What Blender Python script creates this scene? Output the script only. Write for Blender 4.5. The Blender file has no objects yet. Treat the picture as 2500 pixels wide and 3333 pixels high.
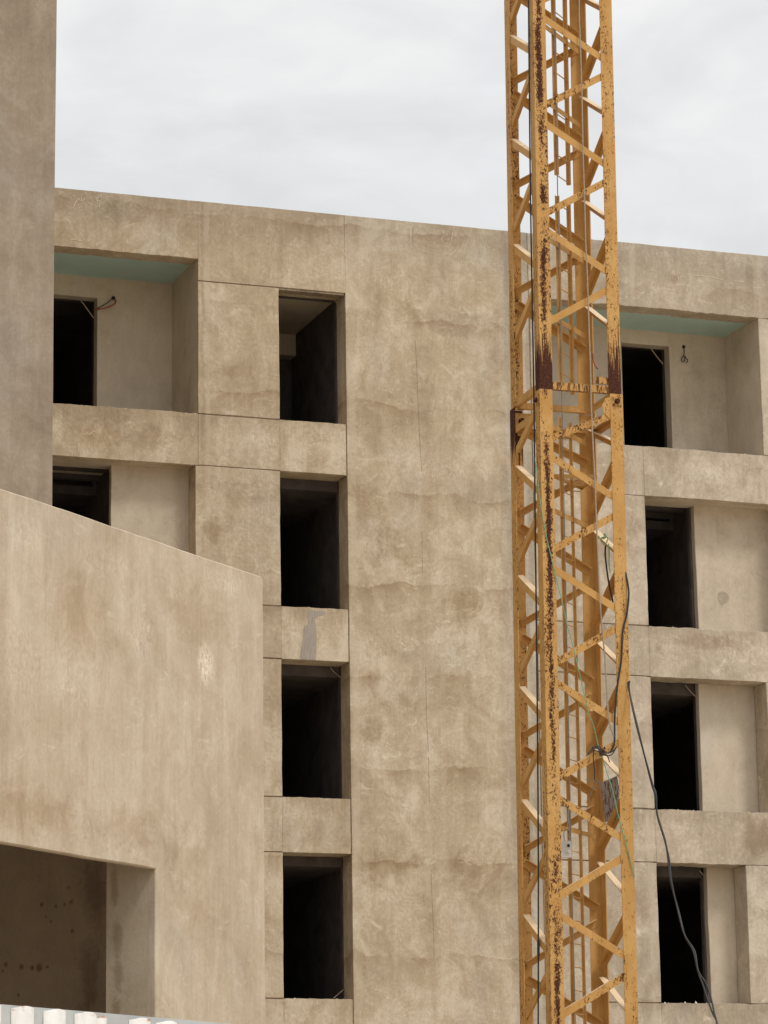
import bpy, math, random
from mathutils import Vector, Matrix

random.seed(7)
scene = bpy.context.scene
COL = scene.collection

# ------------------------------------------------------------------ camera
FPX, PITCH, ROLL, YAW, DIST, EYE = 10416.7, math.radians(12.8626), math.radians(-.8277), math.radians(19.5646), 48.8, 1.6
IW, IH = 2500.0, 3333.0
_F = Vector((0, math.cos(PITCH), math.sin(PITCH)))
_U = Vector((0, -math.sin(PITCH), math.cos(PITCH)))
_R = Vector((1, 0, 0))
_M = Matrix(((math.cos(YAW), math.sin(YAW), 0), (-math.sin(YAW), math.cos(YAW), 0), (0, 0, 1)))
CR = _M @ (_R * math.cos(ROLL) + _U * math.sin(ROLL))
CU = _M @ (_U * math.cos(ROLL) - _R * math.sin(ROLL))
CF = _M @ _F
CAM = Vector((0, -DIST, EYE))
cam_data = bpy.data.cameras.new('camera')
cam = bpy.data.objects.new('camera', cam_data)
COL.objects.link(cam)
cam.matrix_world = Matrix(((CR.x, CU.x, -CF.x, CAM.x), (CR.y, CU.y, -CF.y, CAM.y), (CR.z, CU.z, -CF.z, CAM.z), (0, 0, 0, 1)))
cam_data.sensor_fit = 'VERTICAL'
cam_data.sensor_height = 36
cam_data.lens = FPX / IH * 36
cam_data.clip_start = .1
cam_data.clip_end = 5000
scene.camera = cam

# ------------------------------------------------------------------ sky and sun (thin overcast, high soft sun behind the camera)
SUN_DIR = Vector((.42, -.80, 1.30)).normalized()
world = bpy.data.worlds.new('World'); scene.world = world; world.use_nodes = True
wn, wl = world.node_tree.nodes, world.node_tree.links
wn.clear()
sky = wn.new('ShaderNodeTexSky'); sky.sky_type = 'NISHITA'; sky.sun_disc = False
sky.sun_elevation = math.asin(SUN_DIR.z); sky.sun_rotation = math.atan2(SUN_DIR.x, SUN_DIR.y)
sky.dust_density = 4
bg1 = wn.new('ShaderNodeBackground'); bg1.inputs[1].default_value = .1
wl.new(sky.outputs[0], bg1.inputs[0])
tc = wn.new('ShaderNodeTexCoord')
def wmath(op, a, b):
    x = wn.new('ShaderNodeMath'); x.operation = op
    for k, v in enumerate((a, b)):
        if isinstance(v, (int, float)): x.inputs[k].default_value = v
        else: wl.new(v, x.inputs[k])
    return x.outputs[0]
def wnoise(scale, det, dist, loc):
    mp = wn.new('ShaderNodeMapping'); mp.inputs['Scale'].default_value = scale; mp.inputs['Location'].default_value = loc; wl.new(tc.outputs['Generated'], mp.inputs[0])
    cn = wn.new('ShaderNodeTexNoise'); cn.inputs['Scale'].default_value = 1.0; cn.inputs['Detail'].default_value = det; cn.inputs['Roughness'].default_value = .5; cn.inputs['Distortion'].default_value = dist
    wl.new(mp.outputs[0], cn.inputs[0]); return cn.outputs[0]
wsep = wn.new('ShaderNodeSeparateXYZ'); wl.new(tc.outputs['Generated'], wsep.inputs[0])
# overcast sky: luminance (1 + 2 sin e) / 3 of the zenith, broken by soft cloud
grad = wmath('MULTIPLY', wmath('ADD', wmath('MULTIPLY', wmath('MAXIMUM', wsep.outputs[2], 0.0), 2.0), 1.0), 1 / 3)
cl = wmath('ADD', wmath('MULTIPLY', wnoise((9, 9, 22), 5, .7, (2, 0, 1)), .46), wmath('MULTIPLY', wnoise((30, 30, 62), 5, .9, (0, 5, 3)), .16))
lum = wmath('MULTIPLY', grad, wmath('ADD', cl, .71))
cr = wn.new('ShaderNodeValToRGB'); cr.color_ramp.elements[0].position = .50; cr.color_ramp.elements[1].position = .62
cr.color_ramp.elements[0].color = (.965, .985, 1.0, 1); cr.color_ramp.elements[1].color = (1.0, .995, .985, 1)
wl.new(lum, cr.inputs[0])
cm = wn.new('ShaderNodeVectorMath'); cm.operation = 'SCALE'; wl.new(cr.outputs[0], cm.inputs[0]); wl.new(wmath('MULTIPLY', lum, 1.40), cm.inputs['Scale'])
bg2 = wn.new('ShaderNodeBackground'); bg2.inputs[1].default_value = 1.0; wl.new(cm.outputs[0], bg2.inputs[0])
mx = wn.new('ShaderNodeMixShader'); mx.inputs[0].default_value = .93
wl.new(bg1.outputs[0], mx.inputs[1]); wl.new(bg2.outputs[0], mx.inputs[2])
wo = wn.new('ShaderNodeOutputWorld'); wl.new(mx.outputs[0], wo.inputs[0])
sd = bpy.data.lights.new('sun', 'SUN'); sd.energy = 1.3; sd.angle = math.radians(12); sd.color = (1, .95, .87)
sun = bpy.data.objects.new('sun', sd); COL.objects.link(sun)
sun.rotation_euler = SUN_DIR.to_track_quat('Z', 'Y').to_euler()
sun.location = (0, -60, 60)
vs = scene.view_settings
vs.view_transform = 'Standard'; vs.look = 'None'; vs.gamma = 1; vs.exposure = 0.12; vs.use_curve_mapping = False

# ------------------------------------------------------------------ pixel helpers (photo pixel -> direction; distance from the surface it lies on)
def ray(x, y):
    return CR * ((x - IW / 2) / FPX) - CU * ((y - IH / 2) / FPX) + CF
def on(x, y, p0, n):
    d = ray(x, y); n = Vector(n)
    return CAM + d * ((Vector(p0) - CAM).dot(n) / d.dot(n))
def onw(x, y, w=0.0):
    return on(x, y, (0, w, 0), (0, 1, 0))
def proj(P):
    q = Vector(P) - CAM; z = q.dot(CF)
    return IW / 2 + FPX * q.dot(CR) / z, IH / 2 - FPX * q.dot(CU) / z

# ------------------------------------------------------------------ materials
class NT:
    def __init__(self, name):
        self.m = bpy.data.materials.new(name); self.m.use_nodes = True
        self.t = self.m.node_tree; self.t.nodes.clear()
        self.out = self.n('ShaderNodeOutputMaterial')
        self.b = self.n('ShaderNodeBsdfPrincipled')
        self.t.links.new(self.b.outputs[0], self.out.inputs[0])
    def n(self, k, **kw):
        x = self.t.nodes.new(k)
        for a, v in kw.items(): setattr(x, a, v)
        return x
    def put(self, v, s):
        if hasattr(v, 'is_linked') or isinstance(v, bpy.types.NodeSocket): self.t.links.new(v, s)
        elif isinstance(v, tuple) and len(v) == 3 and s.type == 'RGBA': s.default_value = (*v, 1)
        else: s.default_value = v
    def math(self, op, a, b=0.0, c=None, clamp=False):
        x = self.n('ShaderNodeMath', operation=op, use_clamp=clamp)
        self.put(a, x.inputs[0]); self.put(b, x.inputs[1])
        if c is not None: self.put(c, x.inputs[2])
        return x.outputs[0]
    def mix(self, f, a, b, mode='MIX'):
        x = self.n('ShaderNodeMix', data_type='RGBA', blend_type=mode)
        self.put(f, x.inputs[0]); self.put(a, x.inputs[6]); self.put(b, x.inputs[7])
        return x.outputs[2]
    def pos(self):
        return self.n('ShaderNodeNewGeometry').outputs['Position']
    def mapping(self, v, scale=(1, 1, 1), loc=(0, 0, 0)):
        x = self.n('ShaderNodeMapping'); self.put(v, x.inputs[0]); x.inputs['Scale'].default_value = scale; x.inputs['Location'].default_value = loc
        return x.outputs[0]
    def noise(self, v, scale, detail=4, rough=.55, dist=0.0):
        x = self.n('ShaderNodeTexNoise'); self.put(v, x.inputs['Vector'])
        x.inputs['Scale'].default_value = scale; x.inputs['Detail'].default_value = detail
        x.inputs['Roughness'].default_value = rough; x.inputs['Distortion'].default_value = dist
        return x.outputs[0]
    def step(self, v, a, b, lo=0.0, hi=1.0):
        x = self.n('ShaderNodeMapRange', interpolation_type='SMOOTHSTEP')
        self.put(v, x.inputs[0]); self.put(a, x.inputs[1]); self.put(b, x.inputs[2]); self.put(lo, x.inputs[3]); self.put(hi, x.inputs[4])
        return x.outputs[0]
    def ramp(self, v, stops):
        x = self.n('ShaderNodeValToRGB'); self.put(v, x.inputs[0]); e = x.color_ramp.elements
        while len(e) < len(stops): e.new(.5)
        for i, (p, c) in enumerate(stops): e[i].position = p; e[i].color = (*c, 1)
        return x.outputs[0]
    def attr(self, name):
        x = self.n('ShaderNodeAttribute', attribute_type='OBJECT', attribute_name=name)
        return x.outputs['Fac']
    def bump(self, h, strength=.3, dist=.02):
        x = self.n('ShaderNodeBump'); x.inputs['Strength'].default_value = strength; x.inputs['Distance'].default_value = dist
        self.put(h, x.inputs['Height']); self.t.links.new(x.outputs[0], self.b.inputs['Normal'])
    def done(self, col, rough=.8, metal=0.0, spec=None):
        self.put(col, self.b.inputs['Base Color']); self.put(rough, self.b.inputs['Roughness']); self.put(metal, self.b.inputs['Metallic'])
        if spec is not None: self.b.inputs['Specular IOR Level'].default_value = spec
        return self.m

def plaster(name, dark, mid, light, off=0.0, streak=.35, lift=1.0, lift_h=1.53, lift_o=.0, blot=1.0, white=.5, bmp=.35, con=1.0, beads=(), grey_x=None, top=None, spots=(), drips=(), arc=1.0):
    t = NT(name); P = t.pos()
    P1 = t.mapping(P, (1, 1, 1), (off * 3.1, off * 1.7, off))
    big = t.noise(P1, .75, 5, .55, .6)
    med = t.noise(t.mapping(P1, (1, 1, .8)), 2.3, 8, .66, .8)
    vor = t.n('ShaderNodeTexVoronoi'); t.put(t.mapping(P1, (1, 1, 1.25), (2, 6, 1)), vor.inputs['Vector']); vor.inputs['Scale'].default_value = 1.15
    vn = t.noise(t.mapping(P1, (1, 1, 1), (7, 7, 1)), 3.0, 6, .6)
    arcs = t.math('SINE', t.math('ADD', t.math('MULTIPLY', vor.outputs['Distance'], 62.0), t.math('MULTIPLY', vn, 22.0)))
    arcs = t.math('MULTIPLY', arcs, t.step(t.noise(t.mapping(P1, (1, 1, 1), (17, 3, 8)), 2.2, 5, .6), .46, .62))
    swirl = t.noise(t.mapping(P1, (1, 1, 1.2), (5, 0, 9)), 4.2, 10, .76, 3.2)
    fine = t.noise(t.mapping(P1, (1, 1, .45)), 34, 6, .7, .4)
    stk = t.noise(t.mapping(P1, (6, 6, .55), (3, 2, 0)), 1.0, 6, .62, .3)
    stk2 = t.noise(t.mapping(P1, (26, 26, 1.1), (8, 2, 0)), 1.0, 5, .6, .2)
    v = t.math('ADD', t.math('MULTIPLY', big, .34), t.math('MULTIPLY', med, .36))
    v = t.math('ADD', v, t.math('MULTIPLY', swirl, .22))
    v = t.math('ADD', v, t.math('MULTIPLY', stk, streak * .4))
    v = t.math('ADD', v, t.math('MULTIPLY', fine, .17))
    v = t.math('ADD', v, t.math('MULTIPLY', stk2, streak * .16))
    tot = .34 + .36 + .22 + streak * .4 + .17 + streak * .16
    rnd = t.n('ShaderNodeObjectInfo').outputs['Random']
    v = t.math('ADD', t.math('DIVIDE', v, tot), t.math('MULTIPLY', arcs, .012 * arc))
    v = t.math('ADD', v, t.math('MULTIPLY', t.math('SUBTRACT', rnd, .5), .05))
    col = t.ramp(v, [(.485 - .105 * con, dark), (.485, mid), (.485 + .10 * con, light)])
    # lift lines left by the plasterer: sharp wavy upper edge, fading downwards
    if lift:
        sep = t.n('ShaderNodeSeparateXYZ'); t.put(P, sep.inputs[0])
        wob = t.noise(t.mapping(P1, (1, 1, .15)), 1.15, 3, .5, .4)
        z = t.math('ADD', sep.outputs[2], t.math('MULTIPLY', t.math('SUBTRACT', wob, .5), .55))
        z = t.math('ADD', z, t.math('MULTIPLY', t.math('SUBTRACT', swirl, .5), .12))
        fr = t.math('FRACT', t.math('ADD', t.math('DIVIDE', z, lift_h), lift_o))
        band = t.math('MULTIPLY', t.math('POWER', fr, 7.0), t.step(fr, .992, 1.0, 1, 0))
        msk = t.step(t.noise(t.mapping(P1, (1, 1, .6), (9, 1, 4)), .9, 3, .5), .40, .60, .12, 1)
        band = t.math('MULTIPLY', t.math('MULTIPLY', band, msk), .75 * lift)
        col = t.mix(band, col, (.70, .62, .54), 'MULTIPLY')
    if blot:
        b1 = t.step(t.noise(t.mapping(P1, (1, 1, .9), (11, 7, 2)), 1.9, 5, .55, .8), .60, .78)
        col = t.mix(t.math('MULTIPLY', b1, .42 * blot), col, (.72, .64, .55), 'MULTIPLY')
        b2 = t.step(t.noise(t.mapping(P1, (1.4, 1.4, .8), (1, 17, 12)), 4.5, 5, .6, .5), .66, .80)
        col = t.mix(t.math('MULTIPLY', b2, .42 * blot), col, (.66, .58, .51), 'MULTIPLY')
        g1 = t.step(t.noise(t.mapping(P1, (1, 1, .7), (21, 3, 1)), .8, 5, .6, .7), .50, .72)
        col = t.mix(t.math('MULTIPLY', g1, .42), col, t.mix(1, col, (.90, .96, 1.06), 'MULTIPLY'))
    if white:
        w = t.step(t.noise(t.mapping(P1, (1.0, 1.0, 1.5), (2, 31, 5)), 3.0, 10, .80, 1.0), .545, .68)
        col = t.mix(t.math('MULTIPLY', w, .5 * white), col, tuple(min(.8, c * 1.3 + .03) for c in light))
    sx = t.n('ShaderNodeSeparateXYZ'); t.put(P, sx.inputs[0])
    wob2 = t.math('ADD', t.math('MULTIPLY', t.math('SUBTRACT', t.noise(t.mapping(P1, (1, 1, 1), (4, 4, 4)), 1.6, 5, .6), .5), .34), t.math('MULTIPLY', t.math('SUBTRACT', t.noise(P1, 9, 4, .6), .5), .06))
    for bx_, bw_, bf_, bc_ in beads:       # corner beads and made-good strips in the plaster
        dd = t.math('ABSOLUTE', t.math('SUBTRACT', t.math('ADD', sx.outputs[0], t.math('MULTIPLY', wob2, .35)), bx_))
        mk_ = t.math('MULTIPLY', t.step(dd, bw_ * .6, bw_, 1, 0), t.step(t.noise(t.mapping(P1, (3, 3, 1.2), (6, 1, 1)), 1.0, 5, .65), .40, .58, .25, 1))
        col = t.mix(t.math('MULTIPLY', mk_, bf_), col, bc_)
    if grey_x:
        mk_ = t.step(t.math('ADD', sx.outputs[0], wob2), grey_x[0], grey_x[1])
        gcol = t.ramp(t.math('ADD', t.math('MULTIPLY', stk, .6), t.math('MULTIPLY', swirl, .4)), [(.40, (.30, .255, .20)), (.50, (.40, .345, .272)), (.60, (.53, .475, .395))])
        col = t.mix(t.math('MULTIPLY', mk_, .72), col, gcol)
    for zt in drips:     # rain runs below the sills
        dz_ = t.math('SUBTRACT', t.math('ADD', zt, t.math('MULTIPLY', t.math('SUBTRACT', stk2, .5), .5)), sx.outputs[2])
        mk_ = t.math('MULTIPLY', t.step(dz_, .0, .32, 1, 0), t.step(dz_, -.5, -.48, 0, 1))
        mk_ = t.math('MULTIPLY', mk_, t.step(t.math('SUBTRACT', zt, sx.outputs[2]), -.01, .0, 0, 1))
        col = t.mix(t.math('MULTIPLY', mk_, t.step(stk, .42, .60, .05, .55)), col, (.70, .66, .62), 'MULTIPLY')
    if top:
        mk_ = t.math('MULTIPLY', t.step(t.math('ADD', sx.outputs[2], t.math('MULTIPLY', t.math('SUBTRACT', med, .5), 1.3)), top[0], top[1]), top[2])
        col = t.mix(mk_, col, (.80, .81, .84), 'MULTIPLY')
    if spots:      # stains and washed patches at known places
        sn = t.math('ADD', t.math('MULTIPLY', med, .9), t.math('MULTIPLY', swirl, .5))
        for c_, rh, rv, colr, fc, mode in spots:
            m_ = t.mapping(P, (1 / rh, 1 / rh, 1 / rv), (-c_[0] / rh, -c_[1] / rh, -c_[2] / rv))
            ln = t.n('ShaderNodeVectorMath', operation='LENGTH'); t.put(m_, ln.inputs[0])
            dd = t.math('ADD', ln.outputs['Value'], t.math('MULTIPLY', t.math('SUBTRACT', sn, .7), 2.3))
            mk_ = t.step(dd, .2, 1.15, fc, 0)
            if colr[0] > 1: mk_ = t.math('MULTIPLY', mk_, t.step(t.math('ADD', t.math('MULTIPLY', swirl, .5), t.math('MULTIPLY', fine, .5)), .40, .58, .1, 1.25))
            col = t.mix(mk_, col, colr, mode)
    spk = t.step(t.noise(P1, 60, 2, .5), .69, .75)
    col = t.mix(t.math('MULTIPLY', spk, .35), col, (.6, .52, .45), 'MULTIPLY')
    h = t.math('ADD', t.math('MULTIPLY', swirl, .7), t.math('MULTIPLY', fine, .35))
    h = t.math('ADD', h, t.math('MULTIPLY', med, .6))
    t.bump(h, bmp, .02)
    return t.done(col, .93, 0, .25)

M = {}
DK = (.74, .67, .60)
def spot(px, py, rpx, rpy, fac=.6, colr=DK, mode='MULTIPLY', w=0.0):
    return (onw(px, py, w), rpx * .0049, rpy * .0049, colr, fac, mode)
AZ = math.radians(42.3)
FP = Vector((9.93, -17.0, 0)); FS = Vector((math.cos(AZ), math.sin(AZ), 0)); FN = Vector((-math.sin(AZ), math.cos(AZ), 0))
def fspot(px, py, rpx, rpy, fac=.6, colr=DK, mode='MULTIPLY', a=None):
    p = on(px, py, FP, FN) if a is None else on(px, py, FP - FS * a, FS)
    return (p, rpx * (.0043 if a is None else .0034), rpy * .0034, colr, fac, mode)
PALE = (1.30, 1.34, 1.42)
CSPOTS = [spot(1515, 1985, 110, 90, .75), spot(1195, 1650, 70, 90, .5), spot(1270, 1760, 60, 60, .45), spot(1195, 1810, 45, 60, .5), spot(1225, 2320, 50, 130, .55), spot(1315, 2285, 45, 50, .5), spot(1345, 1830, 55, 45, .45),
    spot(1440, 1530, 150, 60, .5, PALE, 'MULTIPLY'), spot(1260, 2095, 150, 60, .35, PALE, 'MULTIPLY'), spot(1480, 2120, 120, 90, .45, (1.12, 1.2, 1.32), 'MULTIPLY'), spot(1240, 2830, 150, 70, .5), spot(1550, 2830, 90, 90, .5, (.72, .62, .57)), spot(1500, 1050, 160, 70, .5, (.78, .78, .80)), spot(1330, 1010, 60, 50, .45)]
FSPOTS = [fspot(670, 2160, 44, 74, 1.0, (1.5, 1.6, 1.72), 'MULTIPLY'), fspot(460, 2080, 60, 70, .5, PALE, 'MULTIPLY'), fspot(730, 1900, 110, 50, .7, (1.28, 1.33, 1.4), 'MULTIPLY'), fspot(330, 1830, 130, 60, .4, PALE, 'MULTIPLY'), fspot(80, 1740, 90, 80, .4, PALE, 'MULTIPLY'),
    fspot(120, 2640, 200, 90, .65, (.78, .68, .60)), fspot(400, 2700, 160, 90, .6, (.78, .68, .60)), fspot(260, 2000, 130, 130, .5, (.84, .75, .66)), fspot(640, 2000, 140, 120, .45, (.84, .77, .68)), fspot(830, 2730, 40, 50, .5, (.7, .66, .62)), fspot(600, 2800, 110, 110, .5, (.82, .78, .72)), fspot(640, 2960, 130, 60, .4, (.84, .76, .68)), fspot(250, 2200, 160, 120, .35, PALE, 'MULTIPLY'), fspot(60, 2150, 90, 150, .35, PALE, 'MULTIPLY')]
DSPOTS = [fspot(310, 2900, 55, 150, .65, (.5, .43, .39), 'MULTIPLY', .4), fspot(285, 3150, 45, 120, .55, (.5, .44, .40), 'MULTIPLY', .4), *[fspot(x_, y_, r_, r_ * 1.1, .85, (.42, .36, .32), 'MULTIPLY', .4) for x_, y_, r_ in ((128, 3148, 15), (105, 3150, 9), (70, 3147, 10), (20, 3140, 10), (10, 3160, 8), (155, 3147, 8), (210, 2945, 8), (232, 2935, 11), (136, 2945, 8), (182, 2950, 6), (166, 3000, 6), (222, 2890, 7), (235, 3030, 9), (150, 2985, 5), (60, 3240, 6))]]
LSPOTS = [spot(300, 1365, 170, 45, .55, (.80, .80, .80)), spot(330, 1420, 110, 60, .6, (.80, .70, .60)), spot(500, 1430, 100, 50, .45), spot(400, 690, 130, 40, .5, (.82, .82, .84)), spot(770, 1210, 70, 30, .5), spot(1000, 1420, 60, 40, .45), spot(850, 1430, 90, 40, .4, PALE, 'MULTIPLY'), spot(940, 2060, 70, 70, .35, PALE, 'MULTIPLY'), spot(880, 900, 110, 60, .35, PALE, 'MULTIPLY'), spot(690, 1720, 30, 60, .6)]
GSPOTS = [spot(2190, 905, 40, 28, .65), spot(2440, 900, 22, 90, .6, (.78, .76, .74)), spot(2300, 1540, 120, 50, .4, PALE, 'MULTIPLY'), spot(2150, 2110, 100, 50, .45, PALE, 'MULTIPLY'), spot(2400, 2140, 90, 40, .5, PALE, 'MULTIPLY'), spot(2060, 1720, 40, 70, .5), spot(2090, 1940, 45, 60, .45), spot(2460, 2720, 70, 90, .6), spot(2250, 2700, 140, 40, .4, PALE, 'MULTIPLY'), spot(2080, 2960, 60, 60, .5), spot(2300, 2090, 140, 30, .5)]
JSPOTS = [fspot(372, 2900, 16, 70, .8, (.66, .60, .52), 'MULTIPLY', 2.12), fspot(382, 3050, 20, 60, .8, (.66, .60, .52), 'MULTIPLY', 2.12), fspot(385, 3180, 22, 50, .8, (.66, .60, .52), 'MULTIPLY', 2.12), fspot(376, 3290, 20, 50, .8, (.66, .60, .52), 'MULTIPLY', 2.12)]
BEADS = ((14.30, .05, .55, (.56, .485, .375)), (14.215, .03, .45, (.30, .235, .16)), (16.80, .07, .45, (.55, .465, .35)))
M['plaster'] = plaster('tan_plaster', (.372, .292, .198), (.485, .392, .274), (.635, .548, .418), beads=BEADS, top=(17.5, 18.5, .75), con=.78, spots=LSPOTS, white=.9, drips=(14.88, 11.74, 8.615, 5.40))
M['plaster_center'] = plaster('tan_panel_plaster', (.375, .295, .202), (.487, .396, .278), (.64, .553, .423), beads=BEADS[2:] + ((18.33, .05, .35, (.56, .45, .33)), (19.62, .05, .5, (.30, .25, .195))), grey_x=(19.30, 19.72), top=(17.3, 18.5, .85), con=.78, spots=CSPOTS, white=1.0, lift=1.15)
M['plaster_grey'] = plaster('grey_plaster', (.36, .295, .218), (.465, .39, .297), (.62, .54, .43), off=13, lift=.6, lift_o=.4, white=1.2, top=(17.7, 18.5, .6), beads=((24.46, .08, .5, (.58, .50, .40)), (21.98, .06, .45, (.56, .48, .375))), con=.8, spots=GSPOTS, drips=(14.88, 11.74, 8.615, 5.40))
M['plaster_in'] = plaster('loggia_plaster', (.43, .365, .28), (.57, .487, .38), (.65, .567, .455), off=29, lift=0, blot=1.0, white=.2)
M['plaster_tower'] = plaster('tower_plaster', (.25, .198, .147), (.322, .262, .20), (.40, .338, .268), off=41, lift=.3, blot=1.0, streak=.45, white=.3, bmp=.2, con=.85, arc=.5)
M['plaster_front'] = plaster('front_wall_plaster', (.39, .31, .22), (.50, .412, .305), (.615, .535, .42), off=57, lift=0, blot=.5, streak=.65, white=.7, bmp=.25, con=1.05, spots=FSPOTS, arc=.6)
M['plaster_jamb'] = plaster('jamb_plaster', (.40, .335, .25), (.50, .425, .325), (.56, .485, .385), off=33, lift=0, blot=.3, white=.1, spots=JSPOTS)
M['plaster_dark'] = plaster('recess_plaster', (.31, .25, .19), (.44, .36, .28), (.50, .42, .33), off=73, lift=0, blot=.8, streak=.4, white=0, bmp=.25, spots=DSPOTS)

def simple(name, c, rough=.7, metal=0.0, var=.25, scale=8, bmp=0.0, stretch=(1, 1, 1)):
    t = NT(name); n = t.noise(t.mapping(t.pos(), stretch), scale, 6, .6, .5)
    col = t.mix(t.step(n, .3, .7), tuple(x * (1 - var) for x in c), tuple(min(.9, x * (1 + var)) for x in c))
    if bmp: t.bump(n, bmp, .01)
    return t.done(col, rough, metal)
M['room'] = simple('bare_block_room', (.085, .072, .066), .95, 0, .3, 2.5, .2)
M['joint'] = simple('dark_joint_mortar', (.24, .185, .125), .95, 0, .3, 12)  # brown mortar filling the panel joints
M['crack'] = simple('fine_crack', (.34, .265, .175), .95, 0, .2, 12)
M['mint'] = simple('mint_board', (.45, .625, .60), .75, 0, .05, 1.5)
M['seam'] = simple('board_edge_tape', (.56, .64, .59), .8, 0, .1, 6)
M['ground'] = simple('site_sand', (.46, .38, .28), .95, 0, .2, .4, .3)
M['black_cable'] = simple('black_cable_sheath', (.018, .017, .017), .55, 0, .2, 20)
M['grey_cable'] = simple('grey_cable_sheath', (.26, .235, .20), .8, 0, .2, 30)
M['grey_rope'] = simple('grey_rope_fibre', (.36, .29, .215), .9, 0, .25, 60)
M['green_rope'] = simple('green_rope_fibre', (.15, .38, .24), .8, 0, .25, 60)
M['pale_rope'] = simple('pale_green_rope', (.42, .62, .38), .8, 0, .2, 60)
M['red_wire'] = simple('red_conduit', (.32, .06, .035), .6, 0, .2, 20)
M['straw'] = simple('pale_straw', (.42, .34, .25), .9, 0, .2, 20)
M['scratch'] = simple('pale_scratch', (.66, .55, .41), .95, 0, .12, 20)
M['cement'] = simple('grey_cement', (.36, .315, .27), .9, 0, .14, 9, .2, (6, 6, .8))
M['cement_light'] = simple('pale_lime_wash', (.66, .58, .475), .95, 0, .15, 18, .3, (1, 1, .5))
M['patch'] = simple('fresh_filler', (.40, .34, .26), .95, 0, .12, 14, .4)
M['white_box'] = simple('white_plastic', (.70, .69, .65), .4, 0, .06, 12)
M['dark_hole'] = simple('black_socket', (.012, .012, .012), .6, 0, .1, 12)
M['galv'] = simple('galvanised_sheet', (.52, .545, .545), .45, .25, .12, 3)

def fence_white():
    t = NT('white_fence_paint'); P = t.pos()
    sep = t.n('ShaderNodeSeparateXYZ'); t.put(P, sep.inputs[0])
    top = t.step(sep.outputs[2], 2.435, 2.475)
    n = t.noise(P, 9, 5, .6)
    r = t.math('MULTIPLY', t.step(t.math('MULTIPLY', top, t.noise(P, 7, 4, .6)), .54, .62), .85)
    col = t.mix(t.step(n, .3, .7), (.68, .64, .59), (.80, .78, .74))
    col = t.mix(t.step(t.noise(t.mapping(P, (14, 14, 3)), 1.0, 5, .65), .48, .72, 0, .5), col, (.50, .45, .39))
    return t.done(t.mix(r, col, (.34, .15, .05)), .55)
M['fence_white'] = fence_white()

def crane_paint():
    t = NT('ochre_crane_paint'); P = t.pos()
    sep = t.n('ShaderNodeSeparateXYZ'); t.put(P, sep.inputs[0]); z = sep.outputs[2]
    rust = t.attr('rust'); joint = t.attr('joint')
    fade = t.noise(P, 2.2, 5, .6, .4)
    dirt = t.noise(t.mapping(P, (22, 22, 2.5)), 1.0, 5, .65)
    col = t.mix(t.step(fade, .3, .7), (.50, .270, .080), (.60, .355, .122))
    col = t.mix(t.step(dirt, .50, .78, 0, .45), col, (.36, .205, .085))
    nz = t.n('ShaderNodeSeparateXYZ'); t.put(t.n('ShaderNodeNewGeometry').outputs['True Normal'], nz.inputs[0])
    lit_top = t.step(nz.outputs[2], .35, .72, 0, .88)  # sunlit look of upward faces, mixed into the paint as pale cream
    col = t.mix(lit_top, col, (.76, .60, .40))
    cx_ = t.math('SUBTRACT', t.math('SUBTRACT', sep.outputs[0], t.math('MULTIPLY', z, .010172)), 16.811 - .538)
    cx_ = t.math('ABSOLUTE', t.math('ADD', cx_, t.math('MULTIPLY', t.math('SUBTRACT', t.noise(t.mapping(P, (1, 1, 2.2)), 1.0, 3, .5), .5), .07)))
    core = t.math('MULTIPLY', t.math('MULTIPLY', t.step(cx_, .0, .075, 1, 0), t.step(t.noise(t.mapping(P, (.1, .1, .75), (0, 0, 3.3)), 1.0, 4, .65), .36, .52)), t.math('MULTIPLY', t.attr('core'), .172))
    zone = t.noise(t.mapping(P, (7, 7, .55)), 1.0, 4, .55, .2)
    spk = t.noise(t.mapping(P, (1, 1, .5)), 62, 6, .72, .6)
    spk2 = t.noise(t.mapping(P, (1, 1, .7), (3, 3, 3)), 24, 6, .7, .5)
    spk = t.math('ADD', t.math('MULTIPLY', spk, .6), t.math('MULTIPLY', spk2, .4))
    thr = t.math('SUBTRACT', .70, t.math('MULTIPLY', rust, t.math('ADD', t.step(zone, .36, .66, .12, .215), core)))
    m1 = t.step(spk, thr, t.math('ADD', thr, .02))
    # bare rusted ends at the section joint with runs above
    run = t.noise(t.mapping(P, (60, 60, 1.6)), 1.0, 4, .65)
    lim = t.math('ADD', 13.50, t.math('MULTIPLY', t.math('SUBTRACT', run, .42), 2.2))
    m2 = t.math('MULTIPLY', t.step(t.math('SUBTRACT', lim, z), -.02, .03), t.math('MULTIPLY', t.step(joint, .4, .6), t.step(joint, 1.4, 1.6, 1, 0)))
    # paint flaked in runs (horizontals at the joint)
    m3 = t.math('MULTIPLY', t.step(t.noise(t.mapping(P, (46, 46, 6)), 1.0, 4, .6), .47, .53), t.attr('runs'))
    m4 = t.math('MULTIPLY', t.step(t.math('SUBTRACT', z, t.math('ADD', 12.35, t.math('MULTIPLY', t.math('SUBTRACT', run, .5), 1.6))), -.02, .03), t.step(joint, 1.4, 1.6))
    m = t.math('MAXIMUM', t.math('MAXIMUM', t.math('MAXIMUM', m1, m4), m2), m3)
    rc = t.mix(t.step(t.noise(P, 30, 5, .6), .3, .7), (.036, .014, .010), (.105, .038, .020))
    halo = t.step(spk, t.math('SUBTRACT', thr, .045), thr)
    col = t.mix(t.math('MULTIPLY', halo, .32), col, (.34, .145, .035))
    col = t.mix(m, col, rc)
    t.bump(t.math('SUBTRACT', t.math('MULTIPLY', fade, .1), m), .25, .004)
    return t.done(col, t.math('ADD', .55, t.math('MULTIPLY', m, .35)), 0, .2)
M['paint'] = crane_paint()
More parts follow.
